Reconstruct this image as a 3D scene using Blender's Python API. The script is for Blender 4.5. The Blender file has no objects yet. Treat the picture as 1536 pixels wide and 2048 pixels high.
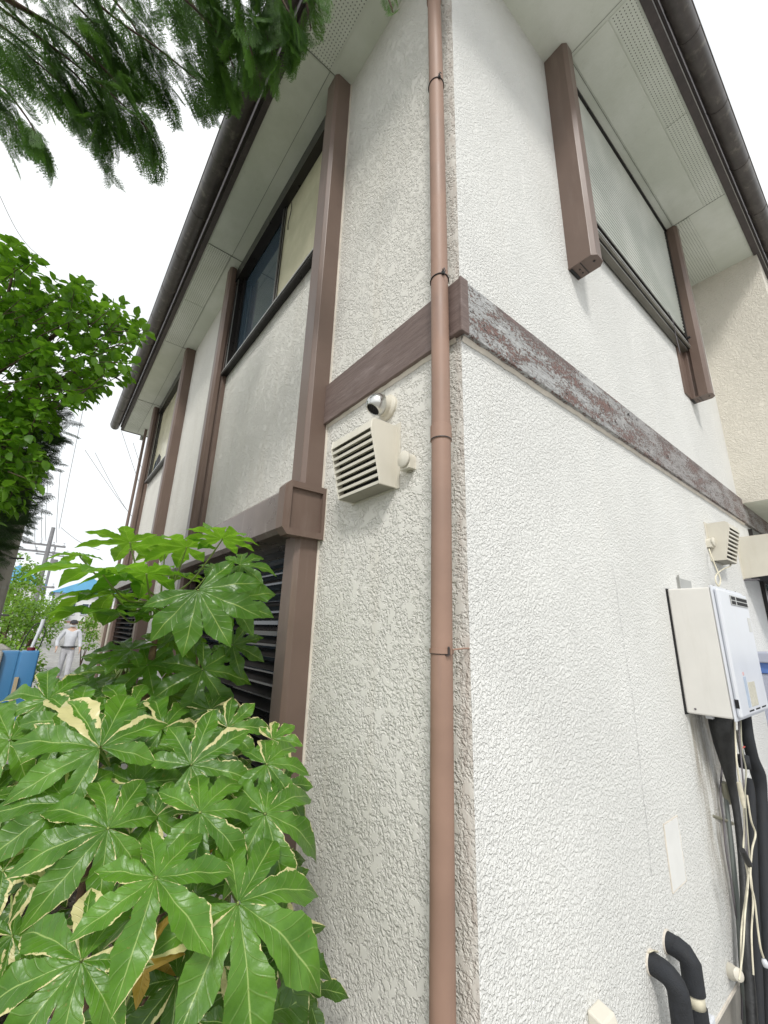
import bpy, math, random
import numpy as np
from mathutils import Vector, Matrix
R_ = math.radians
rnd = random.Random(7)
scene = bpy.context.scene
COL = scene.collection
# ------------------------------------------------------------------ camera
CAM = Vector((0.869, -1.033, 0.0)); F = 835.0; CX, CY = 768.0, 1024.0
YAW, PITCH, ROLL = -0.901340525, 0.278998588, 0.0280112164
_f = Vector((math.sin(YAW)*math.cos(PITCH), math.cos(YAW)*math.cos(PITCH), math.sin(PITCH)))
_r = Vector((math.cos(YAW), -math.sin(YAW), 0)); _u = _r.cross(_f)
RIGHT = math.cos(ROLL)*_r + math.sin(ROLL)*_u
UP = -math.sin(ROLL)*_r + math.cos(ROLL)*_u
FWD = _f
cd = bpy.data.cameras.new('camera'); cam = bpy.data.objects.new('camera', cd); COL.objects.link(cam)
M = Matrix.Identity(4)
for i in range(3):
    M[i][0] = RIGHT[i]; M[i][1] = UP[i]; M[i][2] = -FWD[i]; M[i][3] = CAM[i]
cam.matrix_world = M
cd.sensor_fit = 'HORIZONTAL'; cd.sensor_width = 36.0; cd.lens = F/1536*36.0
cd.clip_start = 0.02; cd.clip_end = 2000
scene.camera = cam
# ------------------------------------------------------------------ sky, sun, exposure
SUN_EL, SUN_AZ = R_(47), R_(-38)          # azimuth measured from +X towards +Y
w = bpy.data.worlds.new('World'); scene.world = w; w.use_nodes = True
nt = w.node_tree; nt.nodes.clear()
sky = nt.nodes.new('ShaderNodeTexSky'); sky.sky_type = 'NISHITA'; sky.sun_disc = False
sky.sun_elevation = SUN_EL; sky.sun_rotation = R_(90)-SUN_AZ
sky.air_density = 1.0; sky.dust_density = 6.0; sky.ozone_density = 1.0
hs = nt.nodes.new('ShaderNodeHueSaturation'); hs.inputs['Saturation'].default_value = 0.10
tc = nt.nodes.new('ShaderNodeTexCoord')
cn = nt.nodes.new('ShaderNodeTexNoise'); cn.inputs['Scale'].default_value = 1.6; cn.inputs['Detail'].default_value = 5
nt.links.new(tc.outputs['Generated'], cn.inputs['Vector'])
cr = nt.nodes.new('ShaderNodeMapRange'); cr.inputs['From Min'].default_value = 0.35; cr.inputs['From Max'].default_value = 0.65
cr.inputs['To Min'].default_value = 0.0; cr.inputs['To Max'].default_value = 1.0
nt.links.new(cn.outputs['Fac'], cr.inputs['Value'])
mx = nt.nodes.new('ShaderNodeMixRGB'); mx.inputs['Color1'].default_value = (9.5, 10.0, 10.4, 1); mx.inputs['Color2'].default_value = (12.2, 12.4, 12.3, 1)
nt.links.new(cr.outputs['Result'], mx.inputs['Fac'])
m2 = nt.nodes.new('ShaderNodeMixRGB'); m2.inputs['Fac'].default_value = 0.80      # cloud cover over the clear sky
nt.links.new(sky.outputs['Color'], hs.inputs['Color']); nt.links.new(hs.outputs['Color'], m2.inputs['Color1'])
nt.links.new(mx.outputs['Color'], m2.inputs['Color2'])
bg = nt.nodes.new('ShaderNodeBackground'); bg.inputs['Strength'].default_value = 0.080
nt.links.new(m2.outputs['Color'], bg.inputs['Color'])
ow = nt.nodes.new('ShaderNodeOutputWorld'); nt.links.new(bg.outputs['Background'], ow.inputs['Surface'])
sd = bpy.data.lights.new('sun', 'SUN'); sd.energy = 1.5; sd.angle = R_(10); sd.color = (1.0, 0.97, 0.92)
sun = bpy.data.objects.new('sun', sd); COL.objects.link(sun)
sdir = Vector((math.cos(SUN_EL)*math.cos(SUN_AZ), math.cos(SUN_EL)*math.sin(SUN_AZ), math.sin(SUN_EL)))
sun.rotation_euler = (-sdir).to_track_quat('-Z', 'Y').to_euler(); sun.location = (4, -4, 8)
scene.view_settings.view_transform = 'Standard'; scene.view_settings.look = 'None'
scene.view_settings.exposure = 0.62; scene.view_settings.gamma = 1.0
scene.render.engine = 'CYCLES'
scene.cycles.max_bounces = 8; scene.cycles.diffuse_bounces = 5; scene.cycles.transparent_max_bounces = 8
# ------------------------------------------------------------------ helpers
GZ = -1.75
def gz(x):
    if x > -14: return GZ
    if x > -52: return GZ + (-14-x)/38*1.75
    return 0.0
def ray(x, y):
    d = RIGHT*((x-CX)/F) - UP*((y-CY)/F) + FWD
    return d
def at(x, y, zc):                 # point of the place seen at photo position x, y at depth zc metres
    return CAM + ray(x, y)*zc
def onY(x, y, Y):
    d = ray(x, y); return CAM + d*((Y-CAM.y)/d.y)
def onX(x, y, X):
    d = ray(x, y); return CAM + d*((X-CAM.x)/d.x)
def tag(o, label=None, cat=None, group=None, kind=None):
    if label: o['label'] = label
    if cat: o['category'] = cat
    if group: o['group'] = group
    if kind: o['kind'] = kind
    return o
def empty(name, loc, label, cat, group=None):
    o = bpy.data.objects.new(name, None); COL.objects.link(o); o.location = loc; o.empty_display_size = 0.05
    bpy.context.view_layer.update()
    return tag(o, label, cat, group)
class MB:
    def __init__(s): s.v = []; s.f = []; s.m = []; s.cur = 0
    def add(s, vs, fs):
        b = len(s.v); s.v += [tuple(p) for p in vs]
        for f in fs: s.f.append(tuple(b+i for i in f)); s.m.append(s.cur)
        return s
    def box(s, x0, x1, y0, y1, z0, z1):
        v = [(x, y, z) for z in (z0, z1) for y in (y0, y1) for x in (x0, x1)]
        return s.add(v, [(0,2,3,1),(4,5,7,6),(0,1,5,4),(2,6,7,3),(0,4,6,2),(1,3,7,5)])
    def quad(s, a, b, c, d): return s.add([a, b, c, d], [(0,1,2,3)])
    def prism(s, pts, axis, a, b, cap=True):
        # pts: 2D outline in the two other axes (cyclic order), extruded along axis a..b
        def p3(p, t):
            return {'x': (t, p[0], p[1]), 'y': (p[0], t, p[1]), 'z': (p[0], p[1], t)}[axis]
        n = len(pts); v = [p3(p, a) for p in pts] + [p3(p, b) for p in pts]
        f = [(i, (i+1) % n, n+(i+1) % n, n+i) for i in range(n)]
        if cap: f += [tuple(range(n))[::-1], tuple(range(n, 2*n))]
        return s.add(v, f)
    def tube(s, pts, r, n=10, cap=True, flat=1.0):
        pts = [Vector(p) for p in pts]; k = len(pts)
        rs = r if isinstance(r, (list, tuple)) else [r]*k
        t0 = (pts[1]-pts[0]).normalized(); a = t0.orthogonal().normalized(); vs = []
        for i, p in enumerate(pts):
            t = (pts[min(i+1, k-1)]-pts[max(i-1, 0)])
            if t.length < 1e-9: t = t0
            t.normalize(); a = (a - t*a.dot(t))
            if a.length < 1e-6: a = t.orthogonal()
            a.normalize(); b = t.cross(a)
            for j in range(n):
                th = 2*math.pi*j/n; vs.append(p + (a*math.cos(th)+b*math.sin(th)*flat)*rs[i])
        fs = [(i*n+j, i*n+(j+1) % n, (i+1)*n+(j+1) % n, (i+1)*n+j) for i in range(k-1) for j in range(n)]
        if cap: fs += [tuple(range(n))[::-1], tuple((k-1)*n+j for j in range(n))]
        return s.add(vs, fs)
    def lathe(s, base, axis, prof, n=24):
        base = Vector(base); ax = Vector(axis).normalized(); a = ax.orthogonal().normalized(); b = ax.cross(a); vs = []
        for (r, h) in prof:
            for j in range(n):
                th = 2*math.pi*j/n; vs.append(base + ax*h + (a*math.cos(th)+b*math.sin(th))*r)
        k = len(prof)
        fs = [(i*n+j, i*n+(j+1) % n, (i+1)*n+(j+1) % n, (i+1)*n+j) for i in range(k-1) for j in range(n)]
        return s.add(vs, fs)
    def build(s, name, mat, parent=None, smooth=False, bevel=0, auto=None):
        me = bpy.data.meshes.new(name); me.from_pydata(s.v, [], s.f); me.update()
        mats = mat if isinstance(mat, (list, tuple)) else [mat]
        for m in mats: me.materials.append(m)
        if len(mats) > 1: me.polygons.foreach_set('material_index', s.m)
        o = bpy.data.objects.new(name, me); COL.objects.link(o)
        if parent:
            o.parent = parent; o.matrix_parent_inverse = parent.matrix_world.inverted()
        if smooth:
            me.polygons.foreach_set('use_smooth', [True]*len(me.polygons))
            if auto is not None: me.set_sharp_from_angle(angle=R_(auto))
        if bevel:
            b = o.modifiers.new('bevel', 'BEVEL'); b.width = bevel; b.segments = 2; b.limit_method = 'ANGLE'; b.angle_limit = R_(40)
        return o
def spline(pts, n=8):
    pts = [Vector(p) for p in pts]; out = []
    for i in range(len(pts)-1):
        p0 = pts[max(i-1, 0)]; p1 = pts[i]; p2 = pts[i+1]; p3 = pts[min(i+2, len(pts)-1)]
        for k in range(n):
            t = k/n; out.append(0.5*((2*p1)+(p2-p0)*t+(2*p0-5*p1+4*p2-p3)*t*t+(3*p1-p0-3*p2+p3)*t**3))
    out.append(pts[-1]); return out
# ------------------------------------------------------------------ materials
class NG:
    def __init__(s, name):
        s.m = bpy.data.materials.new(name); s.m.use_nodes = True; s.t = s.m.node_tree
        s.b = s.t.nodes['Principled BSDF']; s.out = s.t.nodes['Material Output']
    def n(s, t, **kw):
        x = s.t.nodes.new(t)
        for k, v in kw.items():
            if hasattr(x, k): setattr(x, k, v)
            else: x.inputs[k.replace('_', ' ')].default_value = v
        return x
    def l(s, a, b): s.t.links.new(a, b); return s
    def pos(s, scale=(1, 1, 1), rot=(0, 0, 0), obj=False):
        g = s.n('ShaderNodeNewGeometry').outputs['Position'] if not obj else s.n('ShaderNodeTexCoord').outputs['Object']
        mp = s.n('ShaderNodeMapping'); mp.inputs['Scale'].default_value = scale; mp.inputs['Rotation'].default_value = rot
        s.l(g, mp.inputs['Vector']); return mp.outputs['Vector']
    def noise(s, vec, scale, detail=2, rough=.5, dist=0):
        x = s.n('ShaderNodeTexNoise'); x.inputs['Scale'].default_value = scale; x.inputs['Detail'].default_value = detail
        x.inputs['Roughness'].default_value = rough; x.inputs['Distortion'].default_value = dist
        s.l(vec, x.inputs['Vector']); return x.outputs['Fac']
    def mr(s, v, a, b, c=0., d=1., smooth=True):
        x = s.n('ShaderNodeMapRange'); x.interpolation_type = 'SMOOTHSTEP' if smooth else 'LINEAR'
        for k, q in zip(('From Min', 'From Max', 'To Min', 'To Max'), (a, b, c, d)): x.inputs[k].default_value = q
        s.l(v, x.inputs['Value']); return x.outputs['Result']
    def math(s, op, a, b=None):
        x = s.n('ShaderNodeMath'); x.operation = op
        for i, q in enumerate((a, b)):
            if q is None: continue
            if isinstance(q, (int, float)): x.inputs[i].default_value = q
            else: s.l(q, x.inputs[i])
        return x.outputs[0]
    def mix(s, f, a, b):
        x = s.n('ShaderNodeMixRGB')
        for i, q in zip(('Fac', 'Color1', 'Color2'), (f, a, b)):
            if isinstance(q, (int, float)): x.inputs[i].default_value = q if i == 'Fac' else (q, q, q, 1)
            elif isinstance(q, tuple): x.inputs[i].default_value = (*q, 1) if len(q) == 3 else q
            else: s.l(q, x.inputs[i])
        return x.outputs['Color']
    def bump(s, h, dist, strength=1.0):
        x = s.n('ShaderNodeBump'); x.inputs['Strength'].default_value = strength; x.inputs['Distance'].default_value = dist
        s.l(h, x.inputs['Height']); s.l(x.outputs['Normal'], s.b.inputs['Normal'])
    def set(s, col=None, rough=None, metal=None, spec=None):
        if col is not None:
            if isinstance(col, tuple): s.b.inputs['Base Color'].default_value = (*col, 1)
            else: s.l(col, s.b.inputs['Base Color'])
        if rough is not None:
            if isinstance(rough, (int, float)): s.b.inputs['Roughness'].default_value = rough
            else: s.l(rough, s.b.inputs['Roughness'])
        if metal is not None: s.b.inputs['Metallic'].default_value = metal
        if spec is not None: s.b.inputs['Specular IOR Level'].default_value = spec
        return s
def simple(name, col, rough=.5, metal=0., var=.12, vs=6., bump=0., bs=200., spec=None, dirt=None):
    g = NG(name); p = g.pos()
    n = g.noise(p, vs, 4, .6)
    dk = tuple(c*(1-var) for c in col); lt = tuple(min(1, c*(1+var)) for c in col)
    c = g.mix(g.mr(n, .3, .7), dk, lt)
    if dirt:
        pz = g.pos((1, 1, .12)); d = g.mr(g.noise(pz, 14, 5, .65), .52, .75, 0, dirt[1]); c = g.mix(d, c, dirt[0])
    g.set(c, g.mr(n, .2, .8, rough*.85, min(1, rough*1.15)), metal, spec)
    if bump: g.bump(g.noise(p, bs, 3, .6), bump)
    return g.m
def stain_side(g, c):                       # rusty runs beside the downpipe near the corner
    s = g.n('ShaderNodeSeparateXYZ'); g.l(g.pos(), s.inputs[0]); b = g.mr(s.outputs[0], -.10, -.005); n = g.mr(g.noise(g.pos((1, 1, .25)), 24, 6, .75), .40, .72)
    return g.mix(g.math('MULTIPLY', g.math('MULTIPLY', b, n), .55), c, (.33, .24, .19))
def stain_front(g, c):                      # grime that ran down from under the water heater
    s = g.n('ShaderNodeSeparateXYZ'); g.l(g.pos(), s.inputs[0]); y = g.math('MULTIPLY', g.mr(s.outputs[1], 1.66, 1.78), g.mr(s.outputs[1], 2.1, 2.5, 1, 0))
    z = g.math('MULTIPLY', g.mr(s.outputs[2], -.42, -.34, 1, 0), g.mr(s.outputs[2], -1.5, -.9)); n = g.mr(g.noise(g.pos((1, 1, .12)), 16, 5, .7), .36, .62)
    c = g.mix(g.math('MULTIPLY', g.math('MULTIPLY', y, z), g.math('MULTIPLY', n, .75)), c, (.30, .26, .20))
    w = g.mr(g.noise(g.pos((1, 1, .10)), 12, 5, .7), .55, .72, 0, .5); zz = g.mr(s.outputs[2], 1.30, 2.4)
    return g.mix(g.math('MULTIPLY', w, g.math('MULTIPLY', zz, g.mr(s.outputs[2], 2.3, 2.6, 1, 0))), c, (.88, .87, .84))
def stucco(name, col, thr=.5, fine=150., dist=.0045, streak=.25, warm=(.50, .44, .34), extra=None):
    g = NG(name); p = g.pos()
    # trowelled flats with raised worm-like ridges between them
    n1 = g.noise(p, 20, 3, .60, .4); pl = g.mr(n1, thr, thr+.06)
    n2 = g.noise(p, fine, 2.0, .5, .6); e1 = g.mr(n2, .36, .60); n3 = g.noise(p, fine*1.9, 2, .5, .5); e2 = g.mr(n3, .35, .65)
    h = g.math('ADD', g.math('MULTIPLY', e1, .70), g.math('MULTIPLY', e2, .30)); h = g.mix(pl, h, .80)
    h = g.math('ADD', h, g.math('MULTIPLY', g.noise(p, 8, 2), .6))
    c = g.mix(g.mr(g.noise(p, 1.7, 5, .6), .35, .7), tuple(x*.93 for x in col), col)
    pz = g.pos((1, 1, .10)); st = g.mr(g.noise(pz, 5, 6, .7), .5, .8, 0, streak)
    c = g.mix(st, c, warm)
    sp = g.mr(g.noise(p, 22, 4, .7), .66, .8, 0, .22); c = g.mix(sp, c, (.42, .38, .30))
    if extra: c = extra(g, c)
    g.set(c, .88, 0, .25); g.bump(h, dist, 1.0)
    return g.m
MAT = {}
MAT['stuccoA'] = stucco('stucco_side', (.715, .70, .65), .53, 64., .0056, .30, extra=stain_side)
MAT['stuccoB'] = stucco('stucco_front', (.755, .755, .73), .70, 82., .0050, .10, (.62, .57, .48), extra=stain_front)
MAT['stuccoC'] = stucco('stucco_return', (.78, .74, .65), .63, 80., .006, .10)
MAT['brown'] = simple('brown_cladding', (.145, .100, .080), .42, 0, .07, 3., dirt=((.30, .24, .21), .22))
MAT['brown_light'] = simple('pale_streaked_brown_cladding', (.17, .135, .12), .30, 0, .12, 5., dirt=((.42, .38, .35), .5))  # paler, greyer brown with light streaks
MAT['dark'] = simple('dark_fascia_paint', (.060, .048, .046), .5, 0, .2, 8., dirt=((.16, .14, .13), .3))
MAT['gutter'] = simple('gutter_plastic', (.072, .062, .058), .38, 0, .2, 10., dirt=((.24, .22, .18), .55))
MAT['pipe'] = simple('rosy_brown_pvc', (.27, .170, .126), .55, 0, .10, 3.5, dirt=((.20, .135, .115), .6))
MAT['black'] = simple('black_rubber', (.018, .018, .019), .5)
MAT['alu'] = simple('bronze_aluminium', (.030, .027, .026), .30, .3)
MAT['aluS'] = simple('silver_aluminium', (.42, .42, .40), .32, .7)
MAT['cream'] = simple('cream_enamel', (.60, .57, .49), .40, 0, .05, 4., dirt=((.42, .36, .25), .25))
MAT['creamdark'] = simple('cream_enamel_painted_shade', (.30, .28, .23), .6)  # cream with shade darkened into the colour
MAT['steel'] = simple('brushed_stainless', (.62, .62, .60), .24, 1., .05, 12)
MAT['inside'] = simple('shade_black', (.012, .012, .013), .9)  # flat black standing in for shade inside openings and gaps
MAT['white'] = simple('white_painted_steel', (.60, .62, .66), .35, 0, .03, 5., dirt=((.55, .55, .5), .12))
MAT['offwhite'] = simple('grey_white_painted_steel', (.66, .645, .61), .38, 0, .03, 5., dirt=((.45, .42, .36), .18))
MAT['foam'] = simple('black_foam_insulation', (.016, .018, .022), .78, 0, .3, 30., .002, 220.)
MAT['tape'] = simple('black_wrapping_tape', (.020, .021, .022), .45, 0, .3, 30., .002, 90.)
MAT['beigec'] = simple('ivory_cable', (.58, .54, .42), .5, 0, .15, 20.)
MAT['greyc'] = simple('grey_cable', (.12, .11, .12), .5)
MAT['green'] = simple('pipe_clip', (.30, .29, .22), .5)
MAT['red'] = simple('red_plastic', (.45, .05, .03), .4)
MAT['conc'] = simple('weathered_concrete', (.36, .345, .315), .9, 0, .2, 5., .004, 60., dirt=((.2, .19, .16), .5))
MAT['found'] = simple('foundation_mortar', (.27, .255, .23), .9, 0, .12, 4., .0015, 120.)
MAT['caulk'] = simple('caulk', (.62, .57, .50), .6)
def soffit_mat(name, holes):
    g = NG(name); p = g.pos()
    base = g.mix(g.mr(g.noise(p, 2.2, 5, .65), .35, .72), (.63, .66, .58), (.73, .755, .69))
    sp = g.mr(g.noise(p, 11, 5, .7), .60, .75, 0, .25); base = g.mix(sp, base, (.33, .36, .29))
    if holes:
        sx = g.n('ShaderNodeSeparateXYZ'); g.l(p, sx.inputs[0])
        def cell(v):
            f = g.math('FRACT', g.math('MULTIPLY', v, 1/.0205)); return g.math('ABSOLUTE', g.math('SUBTRACT', f, .5))
        a = cell(sx.outputs[0]); b = cell(sx.outputs[1])
        d = g.math('SQRT', g.math('ADD', g.math('MULTIPLY', a, a), g.math('MULTIPLY', b, b)))
        base = g.mix(g.mr(d, .14, .20, 1, 0), base, (.03, .03, .025))
    g.set(base, .7); g.bump(g.noise(p, 60, 3), .001); return g.m
MAT['soffit'] = soffit_mat('painted_soffit_board', False); MAT['vent'] = soffit_mat('perforated_soffit_board', True)
# timber band on the side wall: aged brown wood
g = NG('aged_brown_timber'); p = g.pos((.6, 1, 6)); n = g.noise(p, 14, 6, .65)
c = g.mix(g.mr(n, .3, .7), (.120, .084, .074), (.165, .120, .106))
c = g.mix(g.mr(g.noise(g.pos((.5, 1, 2)), 5, 5, .7), .5, .75, 0, .6), c, (.29, .235, .225))
g.set(c, .6); g.bump(n, .003); MAT['timberA'] = g.m
# timber band on the front wall: paint peeled to grey wood with brown flakes left
g = NG('peeling_timber'); pl = g.pos((1, .45, 1.5)); fl = g.math('ADD', g.math('MULTIPLY', g.noise(pl, 8, 3, .5, .3), .32), g.math('MULTIPLY', g.noise(g.pos((1, .6, 1.2)), 70, 6, .85, .3), .68)); grain = g.noise(g.pos((1, .35, 9)), 30, 5, .65)
grey = g.mix(g.mr(grain, .3, .7), (.20, .20, .205), (.50, .505, .50))
flake = g.mr(fl, .50, .53)
yy = g.n('ShaderNodeSeparateXYZ'); g.l(g.pos(), yy.inputs[0])
zone = g.mr(yy.outputs[2], 1.22, 1.30, 0, .85)             # brown stain left along the top edge
brown = g.mix(g.mr(g.noise(g.pos(), 120, 4), .4, .6), (.13, .078, .068), (.22, .135, .118))
c = g.mix(flake, grey, brown)
far = g.mr(yy.outputs[1], .7, 2.2, 0, .42)
c = g.mix(g.math('MINIMUM', g.math('ADD', g.math('MULTIPLY', zone, g.mr(g.noise(pl, 4, 5), .42, .55)), far), .9), c, g.mix(g.mr(grain, .3, .7), (.115, .085, .08), (.22, .165, .155)))
edge = g.math('MULTIPLY', g.mr(fl, .485, .50), g.mr(fl, .50, .515, 1, 0)); c = g.mix(g.math('MULTIPLY', edge, .8), c, (.62, .63, .60))
pit = g.mr(g.noise(g.pos((1, .6, 1.3)), 26, 6, .7, .6), .625, .65); c = g.mix(pit, c, (.022, .016, .014))
g.set(c, .8); g.bump(g.math('ADD', g.math('MULTIPLY', flake, .6), g.math('SUBTRACT', g.math('MULTIPLY', grain, .5), pit)), .006); MAT['timberB'] = g.m
# glass panes
def glassy(name, col, rough=.06):
    g = NG(name); g.set(col, rough, 0, .8); return g.m
MAT['glass'] = glassy('dark_window_glass', (.045, .070, .095)); MAT['glass2'] = glassy('teal_window_glass', (.06, .13, .13), .15)
MAT['sill'] = simple('grey_bronze_sill', (.16, .15, .125), .35, .3)
MAT['blind'] = simple('aged_cream_blind', (.56, .53, .37), .25, 0, .10, 3., dirt=((.40, .38, .25), .35))
g = NG('roller_shutter_paint'); g.set(g.mix(g.mr(g.noise(g.pos(), 3, 4), .3, .7), (.50, .53, .48), (.62, .64, .59)), .45); MAT['shutter'] = g.m
# ------------------------------------------------------------------ ground and street
ZS = 3.82                                   # soffit height above the camera
def strip(name, x0, x1, ya, yb, dz, mat, n=60, kind='structure'):
    mb = MB(); vs = []; fs = []
    xs = sorted(set([x0, x1] + [x for x in (-14, -52) if x0 < x < x1] + [x0+(x1-x0)*i/n for i in range(n+1)]))
    for x in xs:
        vs += [(x, ya, gz(x)+dz), (x, yb, gz(x)+dz)]
    for i in range(len(xs)-1): fs.append((2*i, 2*i+2, 2*i+3, 2*i+1))
    mb.add(vs, fs); o = mb.build(name, mat); tag(o, kind=kind); return o
g = NG('soil_and_litter'); p = g.pos(); n = g.noise(p, 14, 8, .75, .5)
c = g.mix(g.mr(n, .35, .65), (.035, .026, .018), (.13, .105, .075)); c = g.mix(g.mr(g.noise(p, 3, 4), .5, .65, 0, .7), c, (.07, .10, .03))
vo = g.n('ShaderNodeTexVoronoi'); vo.inputs['Scale'].default_value = 40; g.l(p, vo.inputs['Vector'])
g.set(g.mix(g.mr(vo.outputs['Distance'], .1, .5, .5, 0), c, (.20, .18, .15)), .95); g.bump(g.math('ADD', n, vo.outputs['Distance']), .03); MAT['soil'] = g.m
g = NG('pale_gravel'); p = g.pos(); vo = g.n('ShaderNodeTexVoronoi'); vo.inputs['Scale'].default_value = 55; g.l(p, vo.inputs['Vector'])
g.set(g.mix(.5, g.mix(g.mr(vo.outputs['Distance'], .0, .6), (.55, .53, .49), (.22, .21, .19)), (.42, .41, .38)), .95); g.bump(vo.outputs['Distance'], .01); MAT['gravel'] = g.m
g = NG('worn_concrete_paving'); p = g.pos(); n = g.noise(p, 4, 8, .7)
c = g.mix(g.mr(n, .3, .7), (.22, .215, .21), (.34, .335, .32))
sx = g.n('ShaderNodeSeparateXYZ'); g.l(p, sx.inputs[0])
j = g.math('ABSOLUTE', g.math('SUBTRACT', g.math('FRACT', g.math('MULTIPLY', sx.outputs[0], .4)), .5)); c = g.mix(g.mr(j, .475, .49, 0, .6), c, (.22, .20, .16))
g.set(c, .9); g.bump(n, .01); MAT['street'] = g.m
strip('ground', -400, 250, -300, 300, 0, MAT['gravel'], 80)
o = strip('planting_bed', -9.5, 0.1, -1.16, -0.02, .006, MAT['soil'], 10)
strip('street', -120, -9, -.85, 1.9, .006, MAT['street'], 60)
# ------------------------------------------------------------------ house
house = empty('house', (0, 0, GZ), 'two storey cream stucco house with brown metal posts and a timber band', 'house')
XE, YE = -8.15, 7.0
ZB = -1.52                                   # bottom of the stucco
def wallgrid(mb, to3, us, vs_, holes, depth_dir):
    us = sorted(us); vs_ = sorted(vs_)
    for i in range(len(us)-1):
        for j in range(len(vs_)-1):
            u, v = (us[i]+us[i+1])/2, (vs_[j]+vs_[j+1])/2
            if any(h[0] < u < h[1] and h[2] < v < h[3] for h in holes): continue
            mb.quad(to3(us[i], vs_[j], 0), to3(us[i+1], vs_[j], 0), to3(us[i+1], vs_[j+1], 0), to3(us[i], vs_[j+1], 0))
    for (a, b, c, d) in holes:
        for (p, q) in (((a, c), (b, c)), ((b, c), (b, d)), ((b, d), (a, d)), ((a, d), (a, c))):
            mb.quad(to3(*p, 0), to3(*q, 0), to3(*q, .14), to3(*p, .14))
# side wall (faces -Y)
A3 = lambda u, v, d: (u, d, v)
holesA = [(-3.10, -1.16, 2.50, 3.76), (-6.98, -5.10, 2.36, 3.76), (-3.30, -1.10, -.75, .44), (-7.2, -5.2, -.75, .50)]
mb = MB(); wallgrid(mb, A3, [XE, 0]+[h[i] for h in holesA for i in (0, 1)], [ZB, ZS+.1]+[h[i] for h in holesA for i in (2, 3)], holesA, 1)
wA = mb.build('wall', MAT['stuccoA'], house)
# front wall (faces +X): upper storey up to the bay, lower storey beyond it
B3 = lambda u, v, d: (-d, u, v)
BAY = 3.97
mb = MB(); hB = [(1.12, 2.98, 2.52, 3.74)]
wallgrid(mb, B3, [0, BAY, 1.12, 2.98], [1.30, ZS+.1, 2.52, 3.74], hB, 1)
hB2 = [(4.12, 5.6, -1.1, 1.04)]
wallgrid(mb, B3, [0, YE, 4.12, 5.6], [ZB, 1.30, -1.1, 1.04], hB2, 1)
wB = mb.build('wall', MAT['stuccoB'], house); tag(wB, 'bright front wall of the house with a fine hairline crack and rain stains')
mb = MB().quad((XE, 0, ZB), (XE, YE, ZB), (XE, YE, ZS+.1), (XE, 0, ZS+.1)); mb.quad((XE, YE, ZB), (0, YE, ZB), (0, YE, ZS+.1), (XE, YE, ZS+.1))
mb.build('wall', MAT['stuccoA'], house)
# bay that juts out on the upper floor
mb = MB(); X1 = .56
mb.quad((0, BAY, 1.262), (X1, BAY, 1.262), (X1, BAY, ZS+.1), (0, BAY, ZS+.1))
mb.quad((X1, BAY, 1.262), (X1, YE, 1.262), (X1, YE, ZS+.1), (X1, BAY, ZS+.1))
o = mb.build('wall', MAT['stuccoC'], house); tag(o, 'tan stucco wall of the jutting upper bay')
MB().quad((0.004, BAY, 1.262), (X1, BAY, 1.262), (X1, YE, 1.262), (0.004, YE, 1.262)).build('bay_underside', MAT['soffit'], house)
# foundation
mb = MB().box(XE+.03, -.03, .03, YE-.03, GZ-.1, ZB+.002); mb.build('foundation', MAT['found'], house)
MB().box(-8.1, -.06, .16, .20, -1, 3.9).build('dark_backing', MAT['inside'], house)  # black boards painted dark in place of the unlit rooms
MB().box(-.20, -.16, .22, YE-.1, -1.1, 3.9).build('dark_backing', MAT['inside'], house)
# drip edge
mb = MB().box(-.012, .006, .0, YE, ZB-.012, ZB-.0005); mb.box(XE, .006, -.006, .012, ZB-.0125, ZB-.001); mb.build('drip_edge', MAT['caulk'], house)
# cracks: thin winding grooves filled with dirt
def crack(pts, w):
    mb = MB(); r2 = random.Random(3); P = []
    for i in range(len(pts)-1):
        for k in range(14):
            t = k/14; P.append((pts[i][0]+(pts[i+1][0]-pts[i][0])*t+r2.uniform(-.004, .004), pts[i][1]+(pts[i+1][1]-pts[i][1])*t))
    vs = []
    for (y, z) in P:
        ww = w*r2.uniform(.2, 1); vs += [(.0025, y-ww, z), (.0025, y+ww, z)]
    mb.add(vs, [(2*i, 2*i+1, 2*i+3, 2*i+2) for i in range(len(P)-1)]); return mb
cp = [onX(*q, 0) for q in ((1222, 1125), (1231, 1170), (1240, 1240), (1252, 1320), (1265, 1400), (1273, 1470), (1280, 1540), (1294, 1660), (1303, 1760))]
crack([(q.y, q.z) for q in cp], .0011).build('hairline_crack', MAT['greyc'], wB)
# timber bands
mb = MB().box(-.955, .028, -.028, .0, 1.075, 1.312)
tA = mb.build('timber_band', MAT['timberA'], house, bevel=.003); tag(tA, 'sound brown timber band on the shaded side wall')
mb = MB().box(.0, .029, .0005, BAY+3, 1.070, 1.308); tB = mb.build('timber_band', MAT['timberB'], house, bevel=.003); tag(tB, 'peeling grey timber band with brown paint flakes')
MB().box(.0205, .0315, -.0305, .012, 1.068, 1.314).build('corner_bead', MAT['timberA'], tB, bevel=.002)
mb = MB(); r2 = random.Random(5)
ys = [i*.03 for i in range(134)]; vs = []
for y in ys: vs += [(.001, y, 1.0695), (.010+r2.uniform(0, .004), y, 1.0695), (.002, y, 1.056-r2.uniform(0, .006))]
mb.add(vs, [f for i in range(133) for f in ((3*i, 3*i+1, 3*i+4, 3*i+3), (3*i+1, 3*i+2, 3*i+5, 3*i+4))]); mb.build('caulk_bead', MAT['caulk'], tB)
mb = MB(); xs = [-.95+i*.03 for i in range(32)]; vs = []
for x in xs: vs += [(x, -.001, 1.0745), (x, -.010-r2.uniform(0, .004), 1.0745), (x, -.002, 1.062-r2.uniform(0, .005))]
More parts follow.
